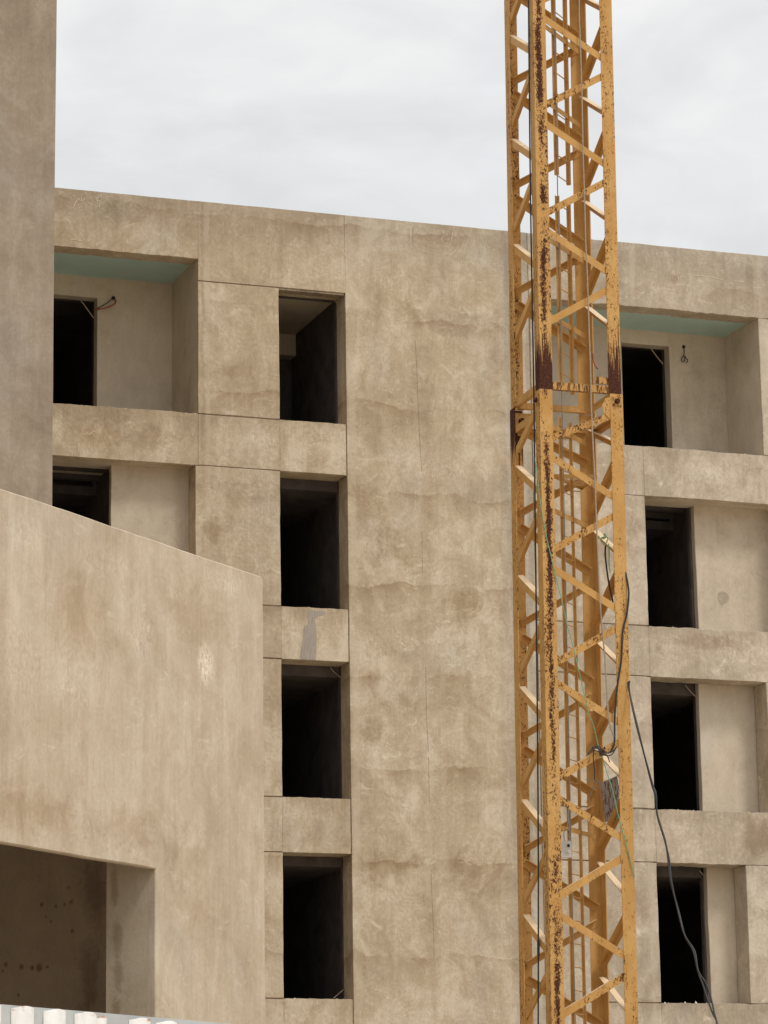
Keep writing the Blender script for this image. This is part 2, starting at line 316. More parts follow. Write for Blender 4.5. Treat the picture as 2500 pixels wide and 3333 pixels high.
def rusty_plate():
    t = NT('flaking_grey_plate'); P = t.pos()
    m = t.step(t.noise(t.mapping(P, (1, 1, .6)), 13, 6, .65, .8), .50, .56)
    return t.done(t.mix(m, (.36, .355, .36), (.17, .075, .035)), .7)
M['plate'] = rusty_plate()

# ------------------------------------------------------------------ object helpers
def mesh_obj(name, verts, faces, mat, parent=None, smooth=False):
    me = bpy.data.meshes.new(name); me.from_pydata([tuple(v) for v in verts], [], faces); me.validate(); me.update()
    if smooth:
        me.polygons.foreach_set('use_smooth', [True] * len(me.polygons))
    me.materials.append(mat if not isinstance(mat, str) else M[mat])
    o = bpy.data.objects.new(name, me); COL.objects.link(o)
    if parent is not None: o.parent = parent
    return o
def empty(name, loc, label, cat, group=None):
    o = bpy.data.objects.new(name, None); o.location = loc; COL.objects.link(o)
    o.empty_display_size = .3
    return tag(o, label, cat, group)
def tag(o, label, cat, group=None):
    o['label'] = label; o['category'] = cat
    if group: o['group'] = group
    return o
def box_vf(x0, x1, y0, y1, z0, z1):
    v = [(x0, y0, z0), (x1, y0, z0), (x1, y1, z0), (x0, y1, z0), (x0, y0, z1), (x1, y0, z1), (x1, y1, z1), (x0, y1, z1)]
    f = [(0, 3, 2, 1), (4, 5, 6, 7), (0, 1, 5, 4), (1, 2, 6, 5), (2, 3, 7, 6), (3, 0, 4, 7)]
    return v, f
def box(name, x0, x1, y0, y1, z0, z1, mat, parent=None):
    v, f = box_vf(x0, x1, y0, y1, z0, z1)
    return mesh_obj(name, v, f, mat, parent)
def boxes(name, lst, mat, parent=None):
    V, Fc = [], []
    for b in lst:
        v, f = box_vf(*b); n = len(V); V += v; Fc += [tuple(i + n for i in q) for q in f]
    return mesh_obj(name, V, Fc, mat, parent)
def slab(name, outline, y0, y1, mat, parent=None, jit=.004, ch=.007, step=.14, xf=None, rag=None):
    """A facing panel: outline in (x, z), front at y0, back at y1, worn chamfered edge. rag: dict edge index -> (amplitude, step)."""
    pts = []
    n = len(outline)
    rnd = random.Random(hash((round(outline[0][0], 2), round(outline[0][1], 2), name)) & 0xffff)
    cx = sum(p[0] for p in outline) / n; cz = sum(p[1] for p in outline) / n
    for i in range(n):
        a, b = outline[i], outline[(i + 1) % n]
        L = math.hypot(b[0] - a[0], b[1] - a[1])
        amp, st = (rag or {}).get(i, (jit, step))
        k = max(1, int(L / st))
        nx, nz = (b[1] - a[1]) / L, -(b[0] - a[0]) / L
        drift = 0
        for j in range(k):
            s = j / k
            drift = drift * .75 + rnd.uniform(-amp, amp)
            o = drift if j else 0
            pts.append((a[0] + (b[0] - a[0]) * s + nx * o, a[1] + (b[1] - a[1]) * s + nz * o))
    m = len(pts); V, Fc = [], []
    area = sum(pts[i][0] * pts[(i + 1) % m][1] - pts[(i + 1) % m][0] * pts[i][1] for i in range(m))
    if area < 0: pts.reverse()
    def inset(d):
        out = []
        for i in range(m):
            a, b, c = pts[i - 1], pts[i], pts[(i + 1) % m]
            t1 = Vector((b[0] - a[0], b[1] - a[1])); t2 = Vector((c[0] - b[0], c[1] - b[1]))
            t1.normalize(); t2.normalize()
            q = (Vector((-t1.y, t1.x)) + Vector((-t2.y, t2.x)))
            if q.length < .2: q = Vector((-t1.y, t1.x))
            q.normalize(); out.append((b[0] + q.x * d, b[1] + q.y * d))
        return out
    for ring, y in ((inset(ch), y0), (pts, y0 + ch), (pts, y1)):
        V += [(p[0], y, p[1]) for p in ring]
    Fc.append(tuple(range(m)))
    for r in range(2):
        for i in range(m):
            j = (i + 1) % m
            Fc.append((r * m + j, r * m + i, (r + 1) * m + i, (r + 1) * m + j))
    Fc.append(tuple(reversed(range(2 * m, 3 * m))))
    if xf: V = [xf(*p) for p in V]
    return mesh_obj(name, V, Fc, mat, parent)
def rect(x0, x1, z0, z1): return [(x0, z0), (x1, z0), (x1, z1), (x0, z1)]
def smooth_path(pts, sub=6):
    P = [Vector(p) for p in pts]; out = []
    for i in range(len(P) - 1):
        p0 = P[max(i - 1, 0)]; p1 = P[i]; p2 = P[i + 1]; p3 = P[min(i + 2, len(P) - 1)]
        for j in range(sub):
            t = j / sub
            out.append(.5 * ((2 * p1) + (p2 - p0) * t + (2 * p0 - 5 * p1 + 4 * p2 - p3) * t * t + (3 * p1 - p0 - 3 * p2 + p3) * t ** 3))
    out.append(P[-1]); return out
def tube_vf(path, r, sides=6):
    V, Fc = [], []; path = [Vector(p) for p in path]
    up = Vector((.3, .2, 1)).normalized()
    for i, p in enumerate(path):
        d = (path[min(i + 1, len(path) - 1)] - path[max(i - 1, 0)])
        d = d.normalized() if d.length > 1e-9 else Vector((0, 0, 1))
        a = d.cross(Vector((1, .13, .07))); 
        if a.length < .2: a = d.cross(Vector((0, 1, 0)))
        a.normalize(); b = d.cross(a)
        for k in range(sides):
            an = 2 * math.pi * k / sides
            V.append(p + a * (r * math.cos(an)) + b * (r * math.sin(an)))
    for i in range(len(path) - 1):
        for k in range(sides):
            l = (k + 1) % sides
            Fc.append((i * sides + k, i * sides + l, (i + 1) * sides + l, (i + 1) * sides + k))
    Fc.append(tuple(reversed(range(sides)))); n = (len(path) - 1) * sides; Fc.append(tuple(range(n, n + sides)))
    return V, Fc
def tubes(name, paths, r, mat, parent=None, sub=6, sides=6):
    V, Fc = [], []
    for p in paths:
        v, f = tube_vf(smooth_path(p, sub) if sub > 1 else p, r, sides); n = len(V); V += v; Fc += [tuple(i + n for i in q) for q in f]
    return mesh_obj(name, V, Fc, mat, parent, True)
def strokes(name, lines, w, y, mat, parent):
    """thin raised scratch marks on a wall facing -Y; lines of photo pixels"""
    V, Fc = [], []
    for ln in lines:
        P = [onw(px, py, y) for px, py in ln]
        for i in range(len(P) - 1):
            d = (P[i + 1] - P[i]); nn = Vector((-d.z, 0, d.x)).normalized() * (w / 2) if d.length > 1e-6 else Vector((w / 2, 0, 0))
            q = [P[i] + nn, P[i] - nn, P[i + 1] - nn * .7, P[i + 1] + nn * .7]; n = len(V)
            yo = Vector((0, -.0035, 0))
            V += [a for a in q] + [a + yo for a in q]
            Fc += [(n + 4, n + 7, n + 6, n + 5), (n, n + 4, n + 5, n + 1), (n + 1, n + 5, n + 6, n + 2), (n + 2, n + 6, n + 7, n + 3), (n + 3, n + 7, n + 4, n)]
    return mesh_obj(name, V, Fc, mat, parent)

# ------------------------------------------------------------------ ground
g = mesh_obj('ground', [(-1500, -1500, 0), (1500, -1500, 0), (1500, 1500, 0), (-1500, 1500, 0)], [(0, 1, 2, 3)], 'ground')
g['kind'] = 'structure'

# ------------------------------------------------------------------ main building (facade in the plane y = 0)
TOP = 18.53
BX0, BX1, BD = 4.0, 31.0, 12.0
bld = empty('apartment_building', (17, 6, 0), 'unfinished tan plastered apartment block with empty window openings behind the crane', 'building')
bld_inv = Matrix.Translation((17, 6, 0)).inverted()
class Rel:      # parts are written in world coordinates; the parent Empty only offsets them
    pass
def bpart(o):
    o.parent = bld; o.matrix_parent_inverse = bld_inv
    return o
JG = .010   # half joint width
T = .46
S = [(14.01, 14.88), (10.87, 11.74), (7.725, 8.615), (4.53, 5.40)]     # spandrel bands
# left column
L0, L1, W0, W1 = 14.14, 15.54, 15.54, 16.70
P_ = 'plaster'
G_ = 'plaster_grey'
def panel(name, x0, x1, z0, z1, mat=P_, y0=0.0, y1=T, rag=None, jit=.004, ch=.007):
    return bpart(slab(name, rect(x0, x1, z0, z1), y0, y1, mat, None, jit, ch, .14, None, rag))
# parapet pieces
beam_left = panel('parapet_beam', BX0, L0 - .0015, 17.53, TOP, y1=.35, ch=.004, jit=.002, rag={0: (.005, .06)})
panel('parapet_panel', L0 + .0015, W1 + JG - .0015, 17.15 + JG, TOP, y1=T + .006, ch=.003, jit=.0015)
center = panel('center_panel', W1 + JG, 20.03 - JG, 0.0, TOP, 'plaster_center', y1=T + .003, ch=.004, jit=.0015)
beam_right = panel('parapet_beam', 20.03 + .003, BX1, 17.37, TOP, G_, y1=.37, rag={0: (.009, .05)})
# spandrels
sp_left = []
for i, (z0, z1) in enumerate(S):
    panel('spandrel_panel', BX0, L0 - .001, z0, z1, y1=.22 if i == 0 else T, ch=.004, jit=.002, rag={2: (.005, .06)})
    sp_left.append(panel('spandrel_panel', L0 + .001, W0 - .001, z0 + JG, z1 - JG, ch=.003, jit=.001))
    sp_left.append(panel('spandrel_panel', W0 + .001, W1 - JG, z0, z1, y1=.66 if i < 3 else T, ch=.003, jit=.001, rag={2: (.004, .06)}))
    panel('spandrel_panel', 20.03 + JG, 22.08, z0 + (JG if i else .0), z1 - (JG if i else 0), G_, ch=.004, jit=.001, y1=T if i else .22)
    panel('spandrel_panel', 22.0815, BX1, z0, z1, G_, ch=.004, jit=.001, y1=T if i else .22, rag={2: (.006, .06), 0: (.005, .06)})
# left piers
heads = [17.15, 14.01, 10.87, 7.725]
for i in range(4):
    panel('pier_panel', L0 if i != 1 else 14.09, L1, S[i][1] + JG, heads[i] - JG, y1=.05 if i == 0 else T)
bpart(box('pier_core', L0 + .2, L1 - .004, .051, T, 14.9, 17.13, P_))
panel('base_panel', BX0, W1 - JG, 0, 4.50); panel('base_panel', 20.03 + JG, BX1, 0, 4.50, G_)
# left bay, lower storeys (behind the front wall)
for i in (2, 3):
    panel('infill_panel', BX0, L0 - .02, S[i][1] + .004, heads[i] - .004, 'plaster_in', .35, .5)
# right piers
rr = {1: 24.66, 2: 24.24, 3: 23.72}
for i in (1, 2, 3):
    panel('pier_panel', 20.03 + JG, 22.08, S[i][1] + JG, heads[i] - JG, G_)
    panel('pier_panel', rr[i], BX1, S[i][1] + JG, heads[i] - JG, G_)
panel('pier_panel', 24.38, BX1, 14.88 + .006, 17.37 - .006, G_, y1=.05)
bpart(box('pier_core', 24.6, BX1, .051, T, 14.9, 17.35, G_))
bpart(box('floor_edge', BX0, L0, .221, .70, 14.012, 14.3, 'plaster_in')); bpart(box('floor_edge', 20.05, BX1 - .01, .221, .70, 14.012, 14.3, 'plaster_in'))
panel('pier_panel', 20.03 + JG, 20.12, 14.88 + .006, 17.37 - .006, G_)
# mortar at the back of the open joints
jt = []
for zz in [17.15] + [z for s in S for z in s]:
    jt.append((L0 + .02, W1 - .01 if zz == 17.15 else W0, .014, .2, zz - .03, zz + .03))
    if zz < 14.5: jt.append((20.0, 22.05, .014, .2, zz - .03, zz + .03))
    if zz < 14.5: jt.append((24.9, BX1 - .05, .014, .2, zz - .03, zz + .03))
for b in jt: bpart(box('joint_filler', *b, 'joint'))
bpart(box('joint_filler', W1 - .02, W1 + .03, .016, .3, 14.0, 14.87, 'joint'))
for (z0, z1) in S[1:]: bpart(box('joint_filler', W1 - .02, W1 + .03, .016, .3, z0 + .01, z1 - .01, 'joint'))
bpart(box('joint_filler', 20.0, 20.06, .016, .3, .05, 18.4, 'joint'))
bpart(box('joint_filler', L0 - .05, L0 + .05, .006, .3, 17.56, 18.4, 'joint'))
# recess panels beside the openings of the right bay and the left second storey
REC = []
for i, x0 in ((1, 23.24), (2, 23.20), (3, 23.23)):
    REC.append(panel('recess_panel', x0, rr[i] + .3, S[i][1] - .05, heads[i] + .05, 'plaster_in', .50, .63, jit=.005))
panel('recess_panel', 12.78, 14.3, S[1][1] - .05, 14.05, 'plaster_in', .40, .52, jit=.005)
bpart(box('recess_side', 14.085, 14.4, T + .001, 1.0, S[1][1] - .05, 14.05, 'plaster_in'))

# loggias
def loggia(x0, x1, zs, zh, yb, dx0, dx1, dzh, right_mat, mint_z, yf):
    fl = zs - .58
    # back wall around the door opening
    bpart(slab('loggia_back_wall', rect(dx1, x1 + .3, fl, zh + .4), yb, yb + .22, 'plaster_in', None, .0015, .0015, .2))
    bpart(slab('loggia_back_wall', rect(x0 - .3, dx0, fl, zh + .4), yb, yb + .22, 'plaster_in', None, .0015, .0015, .2))
    bpart(slab('door_lintel', rect(dx0 + .0004, dx1 - .0004, dzh, zh + .4), yb + .0004, yb + .221, 'plaster_in', None, .0015, .0015, .2))
    bpart(box('loggia_side_wall', x1 + .001, x1 + .195, .052, yb - .001, fl, zh + .3, 'plaster_in'))
    bpart(box('loggia_floor', x0 - .3, x1, .23, yb, fl - .2, fl, 'plaster_in'))
    n = 2; w = (x1 - x0) / n
    for k in range(n):
        b = bpart(box('ceiling_board', x0 + w * k + (.002 if k else -.2), x0 + w * (k + 1) - .001, yf, yb - .004, mint_z, mint_z + .02, 'mint'))
    bpart(boxes('edge_trim', [(x0 - .2, x1 - .003, yf + .001, yf + .03, mint_z - .006, mint_z - .001), (x0 - .2, x1 - .003, yb - .035, yb - .006, mint_z - .006, mint_z - .001), (x1 - .03, x1 - .003, yf + .03, yb - .035, mint_z - .006, mint_z - .001)], 'seam'))
    bpart(box('soffit_filler', x0 - .2, x1 + .2, yf - .03, yf - .002, zh + .02, zh + .5, 'plaster_in'))
loggia(BX0 + .5, L0, 14.88, 17.53, 1.60, 10.9, 12.84, 17.20, P_, 17.56, .353)
loggia(20.12, 24.38, 14.88, 17.37, 1.40, 22.36, 23.29, 17.14, G_, 17.395, .373)

# rooms behind the openings: floor, ceiling, walls; each a shell of slabs
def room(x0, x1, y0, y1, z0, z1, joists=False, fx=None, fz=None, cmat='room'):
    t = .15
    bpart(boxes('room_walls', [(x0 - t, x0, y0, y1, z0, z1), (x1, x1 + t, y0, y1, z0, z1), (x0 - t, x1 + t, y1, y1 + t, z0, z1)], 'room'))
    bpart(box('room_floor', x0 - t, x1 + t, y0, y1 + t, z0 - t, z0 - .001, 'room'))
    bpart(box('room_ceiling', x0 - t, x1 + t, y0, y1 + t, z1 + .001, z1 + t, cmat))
    if fx:   # inner face of the front wall around the opening
        bs = []
        if fx[0] - x0 > .02: bs.append((x0, fx[0], y0, y0 + .1, z0, z1))
        if x1 - fx[1] > .02: bs.append((fx[1], x1, y0, y0 + .1, z0, z1))
        if z1 - fz[1] > .02: bs.append((fx[0], fx[1], y0 + .001, y0 + .099, fz[1], z1))
        if fz[0] - z0 > .02: bs.append((fx[0], fx[1], y0 + .001, y0 + .099, z0, fz[0]))
        if bs: bpart(boxes('room_front_wall', bs, 'room'))
    if joists:
        k = 0; y = y0 + .35
        while y < y1 - .2:
            bpart(box('ceiling_joist', x0 + .001, x1 - .001, y, y + .14, z1 - .10, z1 - .001, 'room')); y += .62
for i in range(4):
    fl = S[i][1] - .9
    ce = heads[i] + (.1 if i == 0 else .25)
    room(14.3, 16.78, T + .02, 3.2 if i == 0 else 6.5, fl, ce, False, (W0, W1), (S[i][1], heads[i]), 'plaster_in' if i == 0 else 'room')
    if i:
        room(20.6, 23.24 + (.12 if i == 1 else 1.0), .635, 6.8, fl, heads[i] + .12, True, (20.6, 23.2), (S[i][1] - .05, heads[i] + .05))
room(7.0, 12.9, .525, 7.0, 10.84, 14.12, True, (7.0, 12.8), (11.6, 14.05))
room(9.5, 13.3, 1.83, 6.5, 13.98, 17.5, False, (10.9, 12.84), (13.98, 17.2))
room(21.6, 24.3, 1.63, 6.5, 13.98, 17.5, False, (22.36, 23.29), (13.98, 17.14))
# far beam inside the top window room
bpart(box('room_beam', 14.31, 16.77, 2.9, 3.19, 16.85, 17.24, 'plaster_in'))
# body of the block
bpart(box('roof', BX0 + .01, BX1 - .01, .40, BD, 18.1, 18.3, 'plaster'))
bpart(box('rear_wall', BX0, BX1, BD, BD + .3, 0, TOP, 'plaster'))
bpart(box('end_wall', BX0 - .3, BX0, 0.01, BD + .3, 0, TOP, 'plaster'))
bpart(box('end_wall', BX1, BX1 + .3, 0.01, BD + .3, 0, TOP, G_))

# marks on the walls
def at(zx, zy, x0, y0, s): return (x0 + zx / s, y0 + zy / s)
def mk(pts, x0, y0, s): return [at(a, b, x0, y0, s) for a, b in pts]
sc = [mk(l, 0, 550, 2.37) for l in (
    [(560, 305), (585, 255), (600, 225), (620, 245), (640, 275), (660, 265)], [(610, 305), (640, 250), (655, 225)], [(600, 285), (615, 265), (632, 300)], [(625, 210), (630, 240), (650, 262), (648, 285)],
    [(655, 165), (662, 195)], [(672, 255), (705, 275), (690, 285), (705, 305)], [(690, 222), (700, 228)], [(738, 228), (748, 245), (768, 240), (772, 225), (766, 297)], [(745, 250), (755, 272)], [(560, 205), (585, 212)],
    [(545, 548), (580, 545), (610, 553), (650, 556)], [(575, 500), (582, 545)], [(643, 535), (648, 570)])]
for l_ in sc: bpart(strokes('scratch_mark', [l_], .013, -.0005, 'scratch', None))
sc = [mk(l, 1050, 700, 2.458) for l in ([(1052, 95), (1040, 150), (1028, 215)], [(1190, 105), (1165, 190), (1140, 250)])]
sc += [mk(l, 1050, 1600, 2.458) for l in ([(905, 742), (960, 747), (1010, 735), (1035, 690), (1065, 625), (1080, 555), (1100, 470), (1117, 425), (1128, 480), (1145, 515)], [(1020, 1027), (1040, 1027)], [(1165, 1025), (1185, 1026)], [(1220, 1018), (1260, 1014)])]
for l_ in sc: bpart(strokes('scratch_mark', [l_], .008, -.0005, 'scratch', None))
sc = [mk(l, 1900, 750, 2.602) for l in ([(735, 248), (780, 280), (795, 370), (805, 460), (710, 475)], [(900, 378), (1000, 385), (1100, 400), (1180, 420)], [(560, 342), (620, 348)], [(1270, 428), (1360, 436)])]
for l_ in sc: bpart(strokes('scratch_mark', [l_], .012, -.0005, 'scratch', None))
sc = [mk(l, 0, 1300, 1.843) for l in ([(475, 258), (470, 320)], [(535, 212), (560, 190), (582, 200)], [(552, 205), (565, 210)])]
for l_ in sc: bpart(strokes('scratch_mark', [l_], .016, -.0005, 'scratch', None))
# day-joint cracks down the middle of the large panel
for seg in (mk([(722, 95), (722, 170), (723, 245)], 1050, 700, 2.458), mk([(172, 10), (176, 100), (174, 190)], 1050, 700, 2.458), mk([(742, 1000), (752, 1180), (757, 1300), (760, 1400), (770, 1600), (775, 1750), (795, 2050)], 1050, 700, 2.458),
    mk([(795, 320), (798, 480), (800, 640)], 1050, 1600, 2.458), mk([(826, 1400), (829, 1600), (832, 1800), (848, 2080)], 1050, 1600, 2.458), mk([(818, 150), (820, 300), (825, 500)], 1050, 2400, 2.371), mk([(838, 1050), (846, 1250), (856, 1450), (862, 1700)], 1050, 2400, 2.371)):
    bpart(strokes('plaster_crack', [seg], .006, -.0004, 'crack', None))
def blob(name, pts, w, mat, y=0.0, th=.004, sub=4):
    P = [onw(px, py, y) for px, py in smooth2(pts, sub)]
    n = len(P); V = [(p.x, y + .002, p.z) for p in P] + [(p.x, y - th, p.z) for p in P]
    a = sum(P[i].x * P[(i + 1) % n].z - P[(i + 1) % n].x * P[i].z for i in range(n))
    if a < 0: V = V[:n][::-1] + V[n:][::-1]
    Fc = [tuple(range(n, 2 * n))] + [(i, (i + 1) % n, n + (i + 1) % n, n + i) for i in range(n)]
    return mesh_obj(name, V, Fc, mat)
def smooth2(pts, sub):
    n = len(pts); out = []
    for i in range(n):
        p0, p1, p2, p3 = [Vector(pts[(i + k) % n]) for k in (-1, 0, 1, 2)]
        for j in range(sub):
            t = j / sub
            q = .5 * ((2 * p1) + (p2 - p0) * t + (2 * p0 - 5 * p1 + 4 * p2 - p3) * t * t + (3 * p1 - p0 - 3 * p2 + p3) * t ** 3)
            out.append((q.x, q.y))
    return out
bpart(blob('cement_stain', mk([(562, 250), (560, 370), (535, 372), (515, 430), (512, 520), (495, 610), (492, 672), (560, 678), (628, 682), (632, 600), (638, 490), (630, 380), (622, 330), (640, 300), (700, 280), (712, 250), (640, 245)], 800, 1900, 2.765), 1, 'cement'))
bpart(blob('plaster_patch', mk([(1140, 990), (1185, 978), (1225, 1010), (1222, 1060), (1190, 1080), (1165, 1088), (1140, 1050)], 1900, 1550, 2.602), 1, 'patch', .5))
# chips of plaster on the sills
chips = []
for (px, py) in [(2228, 2642), (2243, 2643), (2350, 2643), (2395, 2647), (2230, 3261), (2265, 3259), (2300, 3264), (1040, 1981), (1010, 1979), (960, 3248), (1010, 3249)]:
    p = onw(px, py, .02); s = random.uniform(.012, .03)
    chips.append(bpart(mesh_obj('sill_chip', [(p.x - s, .01, p.z - .035), (p.x + s * 1.3, .012, p.z - .035), (p.x + s, .07, p.z - .035), (p.x - s * .6, .06, p.z - .035), (p.x, .03, p.z + s * .5)], [(0, 1, 4), (1, 2, 4), (2, 3, 4), (3, 0, 4), (3, 2, 1, 0)], 'cement_light')))

rc = random.Random(21)
for xa, xb, zt in ((10.6, 14.1, 14.88), (15.6, 16.65, 14.88), (15.6, 16.65, 11.74), (15.6, 16.65, 8.615), (15.6, 16.65, 5.40), (22.2, 24.3, 14.88), (22.1, 24.9, 11.74), (22.1, 24.2, 8.615), (22.1, 23.7, 5.40)):
    for k in range(int((xb - xa) * 4)):
        x = rc.uniform(xa, xb); s = rc.uniform(.008, .024); h = s * rc.uniform(.4, 1.0)
        bpart(mesh_obj('sill_chip', [(x - s, .012, zt - .008), (x + s * 1.4, .016, zt - .008), (x + s, .016 + s * 2, zt - .008), (x - s * .6, .05, zt - .008), (x + s * rc.uniform(-.4, .4), .03, zt + h)], [(0, 1, 4), (1, 2, 4), (2, 3, 4), (3, 0, 4), (3, 2, 1, 0)], rc.choice(['cement_light', 'plaster', 'patch'])))

# small wires and strips about the openings
def wire(name, pts, r, mat, label, cat='wire', group=None):
    return tag(tubes(name, [pts], r, mat), label, cat, group)
LB = 1.60
wire('electrical_wire', [onw(*at(a, b, 0, 550, 2.37), LB - .01 - d) for a, b, d in ((880, 1002, 0), (895, 1025, .06), (870, 1050, .1), (810, 1073, .08), (725, 1085, .01))], .012, 'red_wire', 'red conduit looping out of the wall beside the loggia doorway with the scratched beam above')
wire('electrical_wire', [onw(*at(a, b, 0, 550, 2.37), LB - .005 - d) for a, b, d in ((870, 995, 0), (840, 1025, .05), (790, 1055, .06), (745, 1080, .01))], .008, 'black_cable', 'thin black wire hanging above the red conduit beside the loggia doorway')
tag(tubes('wire_box', [[onw(*at(875, 995, 0, 550, 2.37), LB - .02), onw(*at(877, 998, 0, 550, 2.37), LB + .05)]], .035, 'dark_hole', None, 2, 8), 'black wire outlet in the back wall above the red conduit', 'outlet')
RB = 1.40
wire('electrical_wire', [onw(*at(a, b, 1900, 750, 2.602), RB - .01 - d) for a, b, d in ((845, 985, 0), (852, 1020, .02), (850, 1050, .03), (830, 1085, .03), (835, 1112, .03), (855, 1100, .03), (855, 1062, .03), (870, 1085, .03), (880, 1098, .03), (872, 1122, .03))], .008, 'black_cable', 'curled black wire hanging from the back wall of the loggia behind the crane')
tag(tubes('wire_box', [[onw(*at(847, 985, 1900, 750, 2.602), RB - .015), onw(*at(847, 987, 1900, 750, 2.602), RB + .05)]], .03, 'dark_hole', None, 2, 8), 'small dark wire outlet above the curled black wire', 'outlet')
for nm, pts, w, lab in [
    ('a', mk([(622, 1012), (665, 1070), (722, 1150)], 0, 550, 2.37), LB + .05, 'thin strip across the upper corner of the doorway beside the red conduit'),
    ('b', mk([(1335, 478), (1365, 505), (1398, 545)], 600, 800, 2.765), T - .01, 'short pale strip across the corner of the topmost narrow window'),
    ('c', mk([(762, 752), (800, 800), (856, 842)], 800, 1900, 2.765), T - .01, 'pale strip across the corner of the window below the grey cement stain'),
    ('d', mk([(570, 1000), (620, 1070), (672, 1132)], 1900, 750, 2.602), RB + .05, 'grey strip across the upper corner of the doorway under the green ceiling behind the crane'),
    ('e', mk([(860, 1768), (910, 1830), (975, 1888)], 1900, 1550, 2.602), .58, 'pale strip across the corner of the opening two storeys under the green ceiling loggia'),
    ('f', mk([(893, 1028), (920, 1060), (948, 1090)], 1900, 2400, 2.371), .58, 'pale strip across the corner of the opening that the long black cable crosses'),
    ('g', mk([(790, 1519), (840, 1475), (880, 1440)], 800, 2700, 2.765), T - .01, 'pale strip across the bottom corner of the lowest narrow window')]:
    wire('corner_strip', [onw(p[0], p[1], w) for p in pts], .009, 'straw', lab, 'strip')

# ------------------------------------------------------------------ side tower at the left
tower = empty('tower_wing', (5, -4, 0), 'tall plain grey plastered tower face rising beside the loggia', 'building')
tinv = Matrix.Translation((5, -4, 0)).inverted()
for o in (slab('wall', rect(-6, 10.27, 0, 27), -6, -5.7, 'plaster_tower', None, .003, .012, .5), box('side_wall', 9.99, 10.262, -5.69, -.05, 0, 26.98, 'plaster_tower'),
          box('side_wall', -6, -5.75, -5.69, -.05, 0, 26.98, 'plaster_tower'), box('roof', -5.7, 9.95, -5.6, -.1, 26.5, 26.7, 'plaster_tower')):
    o.parent = tower; o.matrix_parent_inverse = tinv

# ------------------------------------------------------------------ low block in front (wall turned 42 degrees to the facade)
def fw(a, t, h):    # a: metres back from the far end along the wall, t: inward, h: height
    return FP - FS * a + FN * t + Vector((0, 0, h))
def fwx(x, y, z): return fw(-x, y, z)
blk = empty('low_front_block', (fw(3, 3, 0)), 'low tan plastered block with a wide dark opening in front of the tower', 'building')
binv = Matrix.Translation(fw(3, 3, 0)).inverted()
def fpart(o): o.parent = blk; o.matrix_parent_inverse = binv; return o
FT, FH, OA0, OA1, OH = 8.51, 5.21, 2.12, 7.6, 1.0
outl = [(-9.0, 0), (0, 0), (0, FT - .09), (-.03, FT - .01), (-.09, FT), (-9.0, FT)]
outl = [(-9, FH), (-OA0, FH), (-OA0, 0), (0, 0), (0, FT - .05), (-.012, FT - .012), (-.05, FT), (-9, FT)]
fpart(slab('wall', outl, 0, .085, 'plaster_front', None, .003, .012, .2, fwx, {6: (.0025, .12)}))
fpart(slab('sill_wall', rect(-9, -OA0 - .003, 0, OH), .002, .2, 'plaster_front', None, .003, .01, .3, fwx))
def fbox(name, a0, a1, t0, t1, h0, h1, mat):
    v, f = box_vf(-a1, -a0, t0, t1, h0, h1)
    return fpart(mesh_obj(name, [fwx(*p) for p in v], f, mat))
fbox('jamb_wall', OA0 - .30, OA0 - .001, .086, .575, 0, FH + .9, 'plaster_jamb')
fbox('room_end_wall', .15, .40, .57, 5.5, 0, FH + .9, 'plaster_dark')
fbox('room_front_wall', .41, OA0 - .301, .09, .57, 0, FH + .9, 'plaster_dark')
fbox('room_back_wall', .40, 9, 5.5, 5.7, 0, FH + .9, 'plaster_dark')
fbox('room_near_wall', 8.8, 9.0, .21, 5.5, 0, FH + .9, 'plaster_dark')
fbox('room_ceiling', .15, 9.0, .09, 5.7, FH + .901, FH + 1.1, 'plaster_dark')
fbox('end_wall', .0, .14, .21, 5.7, 0, FT - .05, 'plaster_front')
fbox('rear_wall', .0, 9.0, 5.71, 5.9, 0, FT - .05, 'plaster_front')
fbox('near_wall', 9.001, 9.2, .0, 5.9, 0, FT, 'plaster_front')
fbox('roof', .15, 9.0, .21, 5.7, FT - .6, FT - .4, 'plaster_front')
# ------------------------------------------------------------------ crane mast
CX, CY, CTH, CLX, CLY = 16.811, -8.8831, -.035207, .010172, .007196
def loc(x, y, z):
    c, s = math.cos(CTH), math.sin(CTH)
    return Vector((CX + CLX * z + x * c - y * s, CY + CLY * z + x * s + y * c, z))
base = loc(0, 0, 0)
mast = empty('crane_mast', base, 'rusty ochre lattice tower crane mast standing before the plastered facade', 'crane')
minv = Matrix.Translation(base).inverted()
def mpart(o, rust=.3, joint=0, runs=0):
    o.parent = mast; o.matrix_parent_inverse = minv
    o['rust'] = rust; o['joint'] = joint; o['runs'] = runs
    return o
H = .60; LW = .185; LTK = .014
corner = {'A': (-1, 1), 'B': (-1, -1), 'C': (1, -1), 'D': (1, 1)}
ZJ = 13.04
def leg(key, z0, z1, grow, rust, joint):
    sx, sy = corner[key]; h = H + grow
    prof = [(0, 0), (LW, 0), (LW, LTK), (LTK, LTK), (LTK, LW), (0, LW)]
    V = []
    k = max(2, int((z1 - z0) / 2))
    for i in range(k + 1):
        z = z0 + (z1 - z0) * i / k
        for a, b in prof: V.append(loc(sx * (h - a), sy * (h - b), z))
    Fc = []
    flip = sx * sy < 0
    for i in range(k):
        for j in range(6):
            l = (j + 1) % 6; q = (i * 6 + j, i * 6 + l, (i + 1) * 6 + l, (i + 1) * 6 + j)
            Fc.append(q[::-1] if flip else q)
    Fc += [tuple(range(6)), tuple(range(k * 6, k * 6 + 6))]
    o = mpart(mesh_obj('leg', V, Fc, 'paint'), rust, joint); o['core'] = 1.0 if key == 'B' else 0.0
    return o
